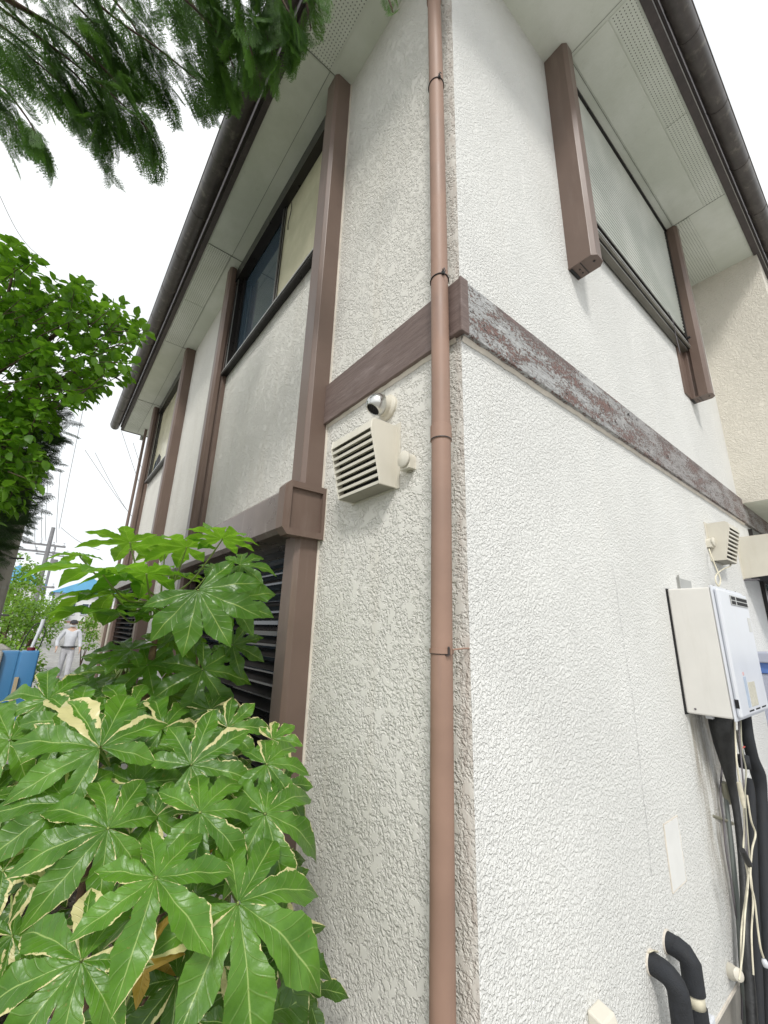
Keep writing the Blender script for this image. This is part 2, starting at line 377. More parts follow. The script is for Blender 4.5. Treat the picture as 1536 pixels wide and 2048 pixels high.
mb.add(vs, [f for i in range(31) for f in ((3*i, 3*i+1, 3*i+4, 3*i+3), (3*i+1, 3*i+2, 3*i+5, 3*i+4))]); mb.build('caulk_bead', MAT['caulk'], tA)
# soffit: panels
def rect(mb, x0, x1, y0, y1, z): return mb.quad((x0, y0, z), (x0, y1, z), (x1, y1, z), (x1, y0, z))
SY, SX = -.414, .537
mb = MB(); z = ZS
rect(mb, -8.58, SX, SY, 0, z); rect(mb, 0, SX, 0, YE, z); rect(mb, -8.58, XE, 0, YE, z); sof = mb.build('soffit', MAT['soffit'], house)
def vent(x0, x1, y0, y1):
    MB().box(x0, x1, y0, y1, z-.005, z-.0015).build('perforated_panel', MAT['vent'], sof)
vent(.383, .523, 1.08, 2.03); vent(.383, .523, 2.036, 2.985); vent(.03, .255, 3.0, 3.94)
vent(-.98, -.22, -.404, -.165); vent(-3.95, -2.98, -.404, -.17); vent(-4.95, -3.956, -.404, -.17); vent(-8.5, -7.0, -.404, -.17)
# plain board with a raised edge, seams
mb = MB(); mb.box(.135, .375, 1.08, 2.98, z-.006, z-.0018); mb.build('soffit_board', MAT['soffit'], sof, bevel=.002)
mb = MB()
g = NG('seam_filler'); g.set((.20, .21, .18), .9)
for s in ((.124, .127, 1.06, 2.99), (.0, .53, 2.991, 2.995), (.0, .53, 1.055, 1.0575), (-2.98, -.985, -.165, -.162), (-4.95, -2.98, -.168, -.165), (-8.5, -4.95, -.168, -.165)): MB().box(s[0], s[1], s[2], s[3], z-.0022, z-.0008).build('seam', g.m, sof)
for x in (-.984, -2.976, -4.953, -6.995): MB().box(x-.002, x+.002, -.4, 0, z-.0072, z-.0012).build('seam', g.m, sof)
# fascia and gutters
mb = MB()
mb.box(-8.60, SX+.055, SY-.045, SY, z-.012, z+.20); mb.box(SX, SX+.05, SY+.0005, YE+.3, z-.0125, z+.199); mb.box(-8.605, -8.58, SY+.0005, YE, z-.010, z+.198)
fas = mb.build('fascia', MAT['dark'], house, bevel=.002)
mb = MB(); mb.box(-8.59, SX+.08, SY-.062, SY-.046, z+.05, z+.19); mb.box(SX+.051, SX+.068, SY-.046, YE+.3, z+.05, z+.19); mb.build('fascia_cap', MAT['dark'], fas)
MB().box(SX+.0505, SX+.054, SY+.02, YE+.3, z-.008, z+.006).build('drip_strip', MAT['aluS'], fas)
def gutter(p0, p1, out, r, name='gutter'):
    # half round channel hung along a line; out is the unit vector away from the house
    p0, p1, out = Vector(p0), Vector(p1), Vector(out); n = 16; vs = []; up = Vector((0, 0, 1)); th = .003
    for p in (p0, p1):
        for k in range(n+1):
            a = math.pi*k/n; vs.append(p - out*math.cos(a)*r - up*math.sin(a)*r*1.08)
        for k in range(n+1):
            a = math.pi*(1-k/n); vs.append(p - out*math.cos(a)*(r-th) - up*math.sin(a)*(r*1.08-th))
    m = 2*(n+1); fs = [(k, (k+1) % m, m+(k+1) % m, m+k) for k in range(m)]
    mb = MB(); mb.add(vs, fs)
    for p in (p0, p1):                       # end stop
        vs = [p - out*math.cos(math.pi*k/n)*r - up*math.sin(math.pi*k/n)*r*1.08 for k in range(n+1)]; mb.add(vs, [tuple(range(n+1))])
    d = (p1-p0).normalized(); mb.tube([p0+out*r+up*.002, p1+out*r+up*.002], .006, 8)
    gt = mb.build(name, MAT['gutter'], house, smooth=True, auto=40)
    L = (p1-p0).length; k = .35
    while k < L:
        c = p0+d*k; pts = [c - out*math.cos(math.pi*i/10)*(r+.002) - up*math.sin(math.pi*i/10)*(r*1.08+.002) for i in range(11)]
        MB().tube(pts+[pts[-1]+up*.014, pts[-1]+up*.016-out*.02], .0020, 6).build('gutter_bracket', MAT['gutter'], gt); k += .62
    k = 2.0
    while k < L:
        c = p0+d*k; mb = MB(); pr = []
        for q in (c-d*.035, c+d*.035): pr += [q - out*math.cos(math.pi*i/16)*(r+.002) - up*math.sin(math.pi*i/16)*(r*1.08+.002) for i in range(17)]
        mb.add(pr, [(i, i+1, 18+i, 17+i) for i in range(16)]); mb.build('gutter_joint', MAT['gutter'], gt, smooth=True); k += 2.6
    return gt
GR = .080
gutter((-8.68, SY-.062-GR-.01, ZS+.085), (SX+.24, SY-.062-GR-.01, ZS+.085), (0, -1, 0), GR)
GB = .064; gutter((SX+.068+GB+.006, SY-.2, ZS+.075), (SX+.068+GB+.006, YE+.3, ZS+.075), (1, 0, 0), GB)
# roof
g = NG('grey_roof_tiles'); p = g.pos(); wv = g.n('ShaderNodeTexWave'); wv.inputs['Scale'].default_value = 1.6; g.l(p, wv.inputs['Vector'])
g.set(g.mix(g.noise(p, 6, 4), (.06, .06, .065), (.13, .13, .135)), .6); g.bump(wv.outputs['Fac'], .03)
zr = ZS+.19; x0, x1, y0, y1 = -8.66, SX+.10, SY-.10, YE+.4; ym = (y0+y1)/2; rh = 1.55; inx = (y1-y0)/2
mb = MB(); mb.add([(x0, y0, zr), (x1, y0, zr), (x1, y1, zr), (x0, y1, zr), (x0+inx, ym, zr+rh), (x1-inx, ym, zr+rh)], [(0, 1, 5, 4), (1, 2, 5), (2, 3, 4, 5), (3, 0, 4), (0, 3, 2, 1)])
mb.build('roof', g.m, house)
# ---- brown metal posts
def postA(x0, x1, d, zb, zt, groove=True, lab=None, mat=None):
    # x1 is the side turned to the street corner; groove runs along it when a window sits on that side
    c = .020; pts = [(x0, 0), (x0, -d+c), (x0+c, -d), (x1-c, -d), (x1, -d+c)]
    if groove: pts += [(x1, -.062), (x1-.022, -.062), (x1-.022, -.040), (x1, -.040)]
    pts += [(x1, 0)]
    o = MB().prism(pts, 'z', zb, zt).build('post', mat or MAT['brown'], house, bevel=.0025); 
    if lab: tag(o, lab)
    return o
postA(-1.098, -.955, .125, .70, ZS-.003, False)
postA(-1.098, -.955, .125, GZ, .44, False)
postA(-3.235, -3.10, .125, -1.3, ZS-.003, True)
postA(-5.06, -4.90, .125, -1.3, ZS-.003, False)
postA(-7.22, -7.07, .125, -1.3, ZS-.003, True)
mb = MB()
for x in (-1.10, -3.237, -5.062, -7.222): mb.box(x-.006, x-.0005, -.020, 0, -1.2, ZS-.004)
mb.build('caulk_bead', MAT['caulk'], house)
MB().box(-.9545, -.949, -.010, 0, -1.2, ZS-.004).build('caulk_bead', MAT['caulk'], house)
def postB(y0, y1, d, zb, zt, groove):
    c = .022; pts = [(0, y0), (d-c, y0), (d, y0+c), (d, y1-c), (d-c, y1), (0, y1)]
    if groove: pts = [(0, y0), (.040, y0), (.040, y0+.022), (.062, y0+.022), (.062, y0)] + pts[1:]
    o = MB().prism(pts, 'z', zb, zt).build('post', MAT['brown'], house, bevel=.0025)
    cap = MB(); q = .0035; pc = [(0.0, y0-q), (d-c, y0-q), (d+q, y0+c), (d+q, y1-c), (d-c, y1+q), (0.0, y1+q)]
    cap.prism(pc, 'z', zb-.006, zb+.002); e = cap.build('end_cap', MAT['brown'], o)
    k = MB()
    for (xx, yy, r) in ((.045, y0+.045, .004), (.045, y1-.03, .004), (d-.028, y0+.05, .006)): k.lathe((xx, yy, zb-.0095), (0, 0, 1), [(0, 0), (r, 0), (r, .004)], 10)
    k.box(.066, .069, y0+.004, y1-.004, zb-.0088, zb-.0055)
    k.box(.002, .020, y0+.006, y1-.006, zb-.0090, zb-.0055); k.build('screw_hole', MAT['black'], e)
    return o
postB(.955, 1.065, .152, 2.03, ZS-.003, False); postB(2.985, 3.095, .152, 2.0, ZS-.003, True)
# ---- beam over the ground floor window with its square end cap
lint = MB().prism([(0, .470), (-.195, .470), (-.215, .452+.0), (-.215, .452)][:0] or [(0, .448), (-.190, .448), (-.215, .470), (-.215, .652), (-.190, .678), (0, .678)], 'x', -3.6, -.955).build('beam', MAT['brown_light'], house, bevel=.002)
tag(lint, 'streaked brown metal beam over the slatted ground floor window')
# end cap ring: outer outline with chamfers toward the street, recessed panel
def ring(xa, xb, outer, inner, mb):
    n = len(outer)
    for i in range(n):
        a, b = outer[i], outer[(i+1) % n]; c, d = inner[(i+1) % n], inner[i]
        mb.quad((xb, *a), (xb, *b), (xb, *c), (xb, *d)); mb.quad((xa, *a), (xa, *b), (xb, *b), (xb, *a)); mb.quad((xb, *d), (xb, *c), (xb-.018, *c), (xb-.018, *d))
out = [(.004, .700), (-.180, .700), (-.200, .700), (-.228, .668), (-.228, .462), (-.200, .430), (-.180, .430), (.004, .430)]
inn = [(-.018, .668), (-.17, .668), (-.19, .668), (-.19, .668-.001), (-.19, .463), (-.19, .462), (-.17, .462), (-.018, .462)]
mb = MB(); ring(-.985, -.915, out, inn, mb)
mb.add([(-.933, *p) for p in inn], [tuple(range(8))]); mb.add([(-.985, *p) for p in out], [tuple(range(8))])
mb.build('beam_end_cap', MAT['brown'], lint)
mb = MB(); mb.box(-.9145, -.908, -.002, .0, .425, .705); mb.build('caulk_bead', MAT['caulk'], lint)
MB().prism([(0, .50), (-.215, .50), (-.215, .70), (0, .70)], 'x', -7.6, -5.06).build('beam', MAT['brown_light'], house, bevel=.004)
# slatted windows of the ground floor
def louvre(x0, x1, z0, z1, n):
    o = MB().box(x0, x1, .06, .075, z0, z1).build('louvre_window', MAT['glass'], house)
    mb = MB(); mb.box(x0, x0+.035, -.045, .058, z0, z1); mb.box(x1-.03, x1, -.045, .058, z0, z1); mb.box(x0+.035, x1-.03, -.045, .058, z0, z0+.03); mb.box(x0+.035, x1-.03, -.045, .058, z1-.03, z1)
    mb.box((x0+x1)/2-.02, (x0+x1)/2+.02, .02, .058, z0, z1); mb.build('window_frame', MAT['alu'], o)
    for k in range(n):
        z = z0+.04+k*(z1-z0-.06)/n
        mb = MB(); mb.prism([(-.075, z+.006), (-.070, z), (.0, z+.026), (-.004, z+.034)], 'x', x0+.012, x1-.006); mb.build('slat', MAT['alu'], o)
    for k in range(5):                        # pale blocks standing behind the glass
        pass
    return o
louvre(-3.30, -1.10, -.75, .45, 18); louvre(-7.2, -5.2, -.75, .49, 18)
# lower jamb beside the louvre
# ---- upper windows of the side wall
def winA(x0, x1, z0, z1, split, dark_left=True):
    o = MB().box(x0, x1, .035, .045, z0, z1).build('window', MAT['glass'], house)
    fr = MB()
    fr.box(x0-.02, x1+.02, -.055, .03, z1-.10, z1+.05); fr.box(x0-.0, x1+.045, -.046, .03, z0-.03, z0+.005); fr.box(x0, x1+.045, -.058, -.044, z0-.045, z0-.012)
    fr.box(x0, x0+.03, -.045, .03, z0, z1-.1); fr.box(x1-.02, x1+.02, -.045, .03, z0, z1-.1)
    fr.build('window_frame', MAT['alu'], o)
    tr = MB(); tr.box(x0+.01, x1+.03, -.0655, -.0585, z0-.028, z0-.016); tr.box(x0+.03, x0+.037, -.040, -.032, z0+.01, z1-.1)
    tr.box(x0+.01, x1, -.050, -.047, z0+.006, z0+.012)
    tr.build('track', MAT['aluS'], o); MB().box(x0+.01, x1+.035, -.0475, -.0465, z0-.006, z0+.003).build('sill_edge', MAT['aluS'], o)
    if split is not None:
        b = MB().box(split, x1-.02, .012, .018, z0+.01, z1-.1).build('blind', MAT['blind'], o)
        s = MB(); s.box(split-.018, split+.006, -.012, .030, z0+.006, z1-.1); s.box(split+.006, x1-.02, .006, .0115, z0+.006, z0+.040); s.build('sash_rail', MAT['alu'], o)
        s2 = MB().box(split-.0195, split-.016, -.014, -.0125, z0+.006, z1-.1); s2.box(split+.008, split+.014, -.001, .001, z0+.01, z1-.1); s2.build('sash_trim', MAT['aluS'], o)
        if split > x0+.3:
            s3 = MB()
            for xx in (x0+.05, x0+.085): s3.box(xx, xx+.012, .008, .030, z0+.006, z1-.1)
            s3.box(x0+.05, split, .008, .030, z0+.006, z0+.03); s3.build('sash_rail', MAT['alu'], o)
    return o
wa = winA(-3.10, -1.16, 2.50, 3.76, -1.99)
MB().tube(spline([(-1.88, .004, 3.62), (-1.87, .003, 3.5), (-1.90, .003, 3.40), (-1.89, .003, 3.32)]), .0035, 6).build('pull_cord', MAT['black'], wa)
wb_ = winA(-6.98, -5.10, 2.36, 3.76, -6.93)
# torn corner of the blind in the far window
MB().add([(-6.9, .010, 2.40), (-6.25, .010, 2.40), (-6.3, .010, 2.62), (-6.5, .010, 2.74), (-6.8, .010, 2.66)], [(0, 1, 2, 3, 4)]).build('blind_tear', MAT['glass'], wb_)
# ---- shuttered window of the front wall
y0, y1, z0, z1 = 1.065, 2.985, 2.47, ZS-.004
sh = MB().box(.0, .010, y0, y1, z0+.03, z1).build('shutter_window', MAT['alu'], house)
mb = MB(); prof = []; pitch = .036; zz = z0+.12
while zz < z1-.02:
    prof += [(.036, zz), (.058, zz+.0045), (.062, zz+.0125), (.058, zz+.0205), (.036, zz+.0245)]; zz += pitch
vs = []
for (x, zc) in prof: vs += [(x, y0+.02, zc), (x, y1-.02, zc)]
mb.add(vs, [(2*i, 2*i+1, 2*i+3, 2*i+2) for i in range(len(prof)-1)]); mb.box(.044, .0455, y0+.02, y1-.02, z0+.12, z1)
cur = mb.build('roller_curtain', MAT['shutter'], sh)
m = MB(); zz = z0+.12
while zz < z1-.02: m.box(.0425, .0520, y0+.021, y1-.021, zz-.0110, zz+.0012); zz += pitch
m.build('gap_shade_strips', MAT['inside'], cur)  # black strips laid in as painted shade between the slats
mb = MB(); mb.box(.012, .0785, y0, y1, z1-.02, z1); mb.box(.012, .072, y0, y0+.018, z0+.04, z1-.02); mb.box(.012, .072, y1-.018, y1, z0+.04, z1-.02)
mb.box(.043, .066, y0+.02, y1-.02, z0+.105, z0+.119); mb.build('guide_rail', MAT['alu'], sh)
mb = MB(); mb.box(.0, .070, y0, y1, z0+.022, z0+.034); mb.box(.010, .052, y0, y1, z0-.012, z0+.0215); mb.box(.062, .0745, y0, y1, z0+.000, z0+.0215); mb.build('sill', MAT['sill'], sh)
mb = MB(); mb.box(.0745, .0775, y0, y1, z0+.018, z0+.030); mb.box(.0525, .0555, y0, y1, z0-.012, z0+.004); mb.box(.0345, .037, y0+.02, y1-.02, z0+.034, z0+.046); mb.build('sill_trim', MAT['aluS'], sh)
mb = MB(); mb.box(.060, .098, y1-.055, y1-.035, z0+.075, z0+.087); mb.box(.060, .066, y1-.045, y1-.02, z0+.02, z0+.09); mb.build('latch', MAT['black'], sh)
MB().box(.0, .012, y1-.135, y1, 2.0, z0-.012).build('jamb_strip', MAT['brown'], sh)
wr = tag(MB().tube(spline([(.078, 2.49, z0+.10), (.09, 2.52, z0+.02), (.083, 2.56, z0-.10), (.088, 2.555, z0-.24), (.086, 2.56, z0-.27)]), .0028, 6).build('wire', MAT['greyc']), 'short thin grey wire hanging from the sill of the shuttered window', 'wire')
# ---- lower window behind the canopy
o = MB().box(-.05, -.04, 4.12, 5.6, -1.1, 1.04).build('window', MAT['glass2'], house)
mb = MB(); mb.box(-.039, .03, 4.12, 4.19, -1.1, 1.04); mb.box(-.039, .03, 5.53, 5.6, -1.1, 1.04); mb.box(-.039, .03, 4.19, 5.53, .98, 1.04); mb.box(-.039, .03, 4.19, 5.53, .40, .46); mb.box(-.02, .0, 4.85, 4.9, -1.1, .98); mb.build('window_frame', MAT['alu'], o)
mb = MB(); ya, yb = 3.56, 5.7; 
mb.prism([(.0, .865), (.40, .865), (.47, .835), (.47, .835-.30), (.46, .54), (.0, .51)][:0] or [(0, .865), (.34, .865), (.42, .835), (.42, .56), (0, .51)], 'y', ya, ya+.012)
mb.box(.0, .418, ya+.012, yb, .866, .872); mb.box(.412, .42, ya+.012, yb, .56, .834)
o = mb.build('window_hood', MAT['cream'], house, bevel=.003)
MB().box(.004, .41, ya+.013, yb, .54, .58).build('hood_shade_slab', MAT['inside'], o)  # black slab added for the shade under the open hood
mb = MB(); mb.box(0, .10, ya-.02, ya+.02, .495, .505); mb.build('hood_bracket', MAT['greyc'], o)
MB().box(.0, .003, 3.53, 3.56, .50, .88).build('hood_flange', MAT['cream'], o)
# ------------------------------------------------------------------ downpipe
dp = empty('downpipe', (-.06, -.062, GZ), 'rosy brown round downpipe running full height beside the house corner', 'downpipe')
P = [(-.074, -.062, GZ+.02), (-.068, -.062, -.95), (-.058, -.062, -.05), (-.050, -.062, .66), (-.049, -.062, 1.32), (-.055, -.062, 2.46), (-.064, -.062, 3.2), (-.066, -.062, 3.74), (-.05, -.20, 3.83), (-.03, -.50, 3.85)]
r = .0335
MB().tube(spline(P[:8], 10), r, 28).build('pipe', MAT['pipe'], dp, smooth=True, auto=50)
MB().tube(spline([(-.066, -.062, 3.70), (-.066, -.075, 3.76), (-.055, -.2, 3.80), (-.04, -.5, 3.86)], 8), r+.003, 24).build('elbow', MAT['pipe'], dp, smooth=True, auto=50)
def onpipe(z):
    for a, b in zip(P, P[1:]):
        if a[2] <= z <= b[2]:
            t = (z-a[2])/(b[2]-a[2]); return a[0]+(b[0]-a[0])*t
for z in (.640, 3.1, -1.1):
    mb = MB(); mb.lathe((onpipe(z), -.062, z-.0), (0, 0, 1), [(r, 0), (r+.0035, .001), (r+.0035, .055), (r, .0575)], 28); mb.build('socket', MAT['pipe'], dp, smooth=True, auto=40)
    mb = MB(); mb.lathe((onpipe(z), -.062, z), (0, 0, 1), [(r+.0036, .0005), (r+.0042, .002), (r+.0036, .0045)], 28); mb.build('socket_rim', MAT['black'], dp, smooth=True)
def ringpts(x, y, z, r, tilt=0, n=26): return [(x+math.cos(2*math.pi*i/n)*r, y+math.sin(2*math.pi*i/n)*r, z+math.cos(2*math.pi*i/n)*tilt) for i in range(n+1)]
for k, z in enumerate((2.45, 1.325)):
    x = onpipe(z); c = MB().tube(ringpts(x, -.062, z, r+.0022, .006), .0022, 6)
    c.box(x+.030, x+.040, -.082, -.072, z-.002, z+.012); c.tube([(x+.034, -.078, z+.004), (x+.047, -.085, z+.010+.004*k), (x+.052, -.082, z-.004)], .0018, 6); c.tube([(x+.034, -.078, z+.004), (x+.036, -.082, z+.020)], .0018, 6)
    c.build('cable_tie', MAT['black'], dp)
z = -.052; x = onpipe(z)
c = MB(); c.lathe((x, -.062, z-.006), (0, 0, 1), [(r, 0), (r+.0035, 0), (r+.0035, .013), (r, .013)], 28); c.box(x+.033, x+.046, -.070, -.066, z-.008, z+.009)
br = c.build('pipe_band', MAT['pipe'], dp)
c = MB(); c.lathe((x, -.062, z-.0085), (0, 0, 1), [(r+.0015, 0), (r+.003, .001), (r+.0015, .0025)], 28); c.box(x+.036, x+.042, -.0745, -.0705, z-.010, z+.010); c.tube([(x+.030, -.076, z-.010), (x+.041, -.078, z-.011)], .0022, 6); c.tube([(x+.04, -.072, z+.012), (x+.04, -.076, z+.012)], .003, 8)
c.build('band_screw', MAT['dark'], br)
c = MB().tube([(x+.042, -.060, z+.006), (x+.052, -.02, z+.010), (x+.054, .0, z+.010)], .0026, 8); c.build('bracket_stem', MAT['pipe'], br)
# far downpipe on the other corner
mb = MB(); mb.tube([(-8.22, -.06, GZ), (-8.22, -.06, 3.81)], .026, 12)
dp2 = mb.build('downpipe', MAT['brown'], None, smooth=True, auto=50); tag(dp2, 'thin brown downpipe on the far end of the shaded side wall', 'downpipe')
MB().box(-8.32, -8.24, -.13, -.05, 3.60, 3.68).build('bracket', MAT['aluS'], dp2)
# ------------------------------------------------------------------ vent hoods
def hood(face, a, z0, label):
    # face 'A': hood on the side wall from x=a to a+.30 ; face 'B': on the front wall from y=a to a+.26
    W = .30 if face == 'A' else .265; H = .275; dt, db = .142, .088
    if face == 'A': T = lambda u, d, z: (a+u, -d, z0+z)
    else: T = lambda u, d, z: (d, a+u, z0+z)
    base = T(W/2, 0, 0); root = empty('vent_hood', base, label, 'vent hood')
    def bx(mb, u0, u1, d0, d1, za, zb): 
        v = [T(u, d, z) for z in (za, zb) for d in (d0, d1) for u in (u0, u1)]; mb.add(v, [(0,2,3,1),(4,5,7,6),(0,1,5,4),(2,6,7,3),(0,4,6,2),(1,3,7,5)])
    def prof(mb, pts, u0, u1):
        n = len(pts); v = [T(u0, *p) for p in pts]+[T(u1, *p) for p in pts]
        mb.add(v, [(i, (i+1) % n, n+(i+1) % n, n+i) for i in range(n)]+[tuple(range(n)), tuple(range(n, 2*n))])
    m = MB(); th = .004
    sidep = [(0, 0), (db, 0), (dt, H-.048), (dt-.006, H-.010), (dt-.022, H), (0, H)]
    prof(m, sidep, 0, th); prof(m, sidep, W-th, W)
    prof(m, [(0, H), (dt-.022, H), (dt-.006, H-.010), (dt, H-.048), (dt-.004, H-.048), (dt-.010, H-.012), (dt-.024, H-.004), (0, H-.004)], th, W-th)
    m.build('housing', MAT['cream'], root, bevel=.0015)
    f = MB(); bx(f, -.018, W+.018, 0, .006, -.004, H+.014); f.build('wall_flange', MAT['cream'], root, bevel=.001)
    n = 8; zt = H-.048
    b = MB(); prof(b, [(db-.030, .004), (dt-.030, zt), (dt-.034, zt), (db-.034, .004)], th, W-th); b.build('grille_back', MAT['inside'], root)
    for k in range(n):
        t = (k+.0)/n; zz = .002+zt*t; d = db+(dt-db)*(zz/zt)
        s = MB(); prof(s, [(d+.001, zz), (d+.002, zz+.0125), (d-.022, zz+.0215), (d-.024, zz+.0100)], th*.5, W-th*.5); s.build('slat', MAT['cream'], root)
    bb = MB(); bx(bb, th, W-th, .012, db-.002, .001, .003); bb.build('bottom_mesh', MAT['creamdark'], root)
    return root
hood('A', -.655, .560, 'cream slatted vent hood under the steel ball vent on the shaded wall')
hood('B', 2.705, .560, 'cream slatted vent hood with a looped cable above the water heater')
# round cable outlets
def outlet(face, u, z, label):
    if face == 'A': ax = Vector((0, -1, 0)); c = Vector((u, 0, z)); s = Vector((1, 0, 0))
    else: ax = Vector((1, 0, 0)); c = Vector((0, u, z)); s = Vector((0, 1, 0))
    root = empty('cable_outlet', c, label, 'cable outlet')
    mb = MB(); pts = [(.027*math.cos(math.pi*i/10), .027*math.sin(math.pi*i/10)) for i in range(11)]+[(-.027, -.040), (.027, -.040)]
    v = [c+s*p[0]+Vector((0, 0, p[1])) for p in pts]+[c+s*p[0]+Vector((0, 0, p[1]))+ax*.034 for p in pts]; n = len(pts)
    mb.add(v, [(i, (i+1) % n, n+(i+1) % n, n+i) for i in range(n)]+[tuple(range(n)), tuple(range(n, 2*n))]); mb.build('body', MAT['cream'], root, bevel=.002)
    MB().lathe(c+ax*.034, ax, [(0.0315, 0), (.033, .002), (.033, .009), (.028, .013), (0, .0145)], 28).build('cap', MAT['cream'], root, smooth=True, auto=40)
    MB().box(c.x-.012, c.x+.012, c.y-.012, c.y+.012, z-.046, z-.0405).build('cable_gland', MAT['creamdark'], root)
    return root
outlet('A', -.272, .650, 'round cream cable outlet beside the hood near the downpipe')
kp = onX(*(1100+1105/3.523, 1000+300/3.523), 0)
outlet('B', kp.y, kp.z, 'round cream cable outlet beside the hood above the water heater')
# steel ball vent
bv = empty('ball_vent', (-.425, 0, .955), 'shiny round stainless steel ball vent under the brown timber band', 'vent')
c = Vector((-.428, -.062, .950)); R = .049; ax = Vector((-.15, -.62, -1)).normalized(); o_ = .68; th0 = math.asin(o_)
prof = [(R*math.sin(math.pi-(math.pi-th0)*i/22), -R*math.cos(math.pi-(math.pi-th0)*i/22)*-1) for i in range(23)]
prof = [(R*math.sin(th0+(math.pi-th0)*i/22), R*math.cos(th0+(math.pi-th0)*i/22)) for i in range(23)]
prof = [(R*.60, R*math.cos(th0)-.004), (R*.62, R*math.cos(th0)+.001)] + prof
MB().lathe(c, ax, prof, 36).build('ball', MAT['steel'], bv, smooth=True)
MB().lathe(c, ax, [(0, .026), (R*.655, .026)], 24).build('dark_disk', MAT['inside'], bv)  # black disk painting the shade in the vent mouth
a = ax.orthogonal().normalized(); b = ax.cross(a)
for k in (-.02, -.010, .0, .010, .02):
    l = math.sqrt(max(0, (R*.63)**2-k*k)); m = MB(); m.tube([c+ax*.033+a*k-b*l, c+ax*.033+a*k+b*l], .0013, 5); m.build('grille_bar', MAT['black'], bv)
MB().lathe((-.425, 0, .955), (0, -1, 0), [(.058, 0), (.058, .010), (.050, .018), (.044, .020), (.044, .05)], 32).build('collar', MAT['cream'], bv, smooth=True, auto=40)
# ------------------------------------------------------------------ water heater
H0, H1, HX, HZ0, HZ1 = 1.700, 2.30, .222, -.370, .280
wh = empty('water_heater', (0, 2.0, HZ0), 'white wall mounted gas water heater box with a dark exhaust grille near its top', 'water heater')
MB().box(.007, HX-.018, H0, H1, HZ0+.004, HZ1-.006).build('case', MAT['offwhite'], wh, bevel=.008)
MB().box(.0, .0065, H0-.005, H1+.006, HZ0-.002, HZ1-.004).build('back_plate', MAT['inside'], wh)
m = MB(); m.box(HX-.0175, HX-.010, H0-.004, H1+.004, HZ0-.006, HZ1+.004); m.build('cover_flange', MAT['white'], wh, bevel=.003)
m = MB(); m.prism([(H0+.022, HZ0+.010), (H1-.012, HZ0+.010), (H1-.012, HZ1-.012), (H0+.022, HZ1-.012)], 'x', HX-.0095, HX+.012); m.build('front_cover', MAT['white'], wh, bevel=.010)
m = MB(); ga, gb, gc, gd = 1.915, 2.262, .192, .246; m.box(HX+.012, HX+.016, ga, gb, gc, gd); gr = m.build('exhaust_grille', MAT['aluS'], wh, bevel=.003)
for (p, q) in ((ga+.012, ga+.085), (ga+.115, gb-.012)):
    for (u, v) in ((gc+.006, gc+.024), (gc+.030, gc+.048)): MB().box(HX+.0158, HX+.0172, p, q, u, v).build('exhaust_slot', MAT['inside'], gr)
m = MB().box(HX+.012, HX+.0135, 1.935, 2.07, -.322, -.205); m.build('rating_label', simple('faded_label', (.50, .48, .40), .6, 0, .15, 60), wh)
m = MB().box(HX+.012, HX+.0134, 1.870, 1.915, -.322, -.175); m.build('instruction_strip', simple('blue_grey_label', (.38, .45, .55), .5, 0, .1, 60), wh)
m = MB().box(HX+.012, HX+.0136, 1.872, 1.895, -.168, -.152); m.build('warning_mark', simple('faded_pink_mark', (.6, .38, .38), .5), wh)
m = MB().box(HX+.012, HX+.0134, 2.20, 2.262, .055, .135); m.build('model_sticker', simple('silver_sticker', (.52, .52, .50), .4), wh)
for y in (1.87, 2.0, 2.13): MB().box(HX+.0115, HX+.0131, y, y+.09, -.342, -.335).build('vent_slot', MAT['inside'], wh)
MB().box(HX-.006, HX+.0085, H0+.0205, H0+.0225, -.315, -.275).build('handle_slot', MAT['inside'], wh)
m = MB()
for y in (1.76, 2.0, 2.18): m.lathe((HX-.014, y, HZ1+.004), (0, 0, 1), [(.004, 0), (.004, .002), (0, .003)], 8)
m.lathe((.05, H0, HZ0+.030), (0, -1, 0), [(.005, 0), (.005, .003), (0, .004)], 10)
m.build('screw', MAT['greyc'], wh)
m = MB(); m.box(.0, .004, 1.90, 2.15, HZ1-.01, .36); m.box(.004, .012, 1.915, 1.925, HZ1-.01, .375); m.build('mounting_bracket', MAT['aluS'], wh)
m = MB(); m.box(.06, .09, 1.80, 1.83, HZ0-.022, HZ0+.004); m.box(.15, .17, 2.0, 2.03, HZ0-.02, HZ0+.004); m.build('drain_stub', MAT['white'], wh)
# cables from the hood and outlet to the heater
def pxl(pts, X, n=6): return spline([onX(x, y, X if not isinstance(X, list) else X[i]) for i, (x, y) in enumerate(pts)], n)
def zc_of(p): return (Vector(p)-CAM).dot(FWD)
m = MB().tube(pxl([(1418, 1098), (1424, 1115), (1436, 1145), (1441, 1160), (1437, 1172), (1431, 1160), (1434, 1148), (1447, 1138), (1461, 1131), (1460, 1120)], [.02, .04, .06, .07, .07, .06, .06, .06, .06, .05]), .0045, 8)
tag(m.build('cable', MAT['beigec'], None, smooth=True), 'ivory cable looping between the outlet, the hood and the water heater top', 'cable')
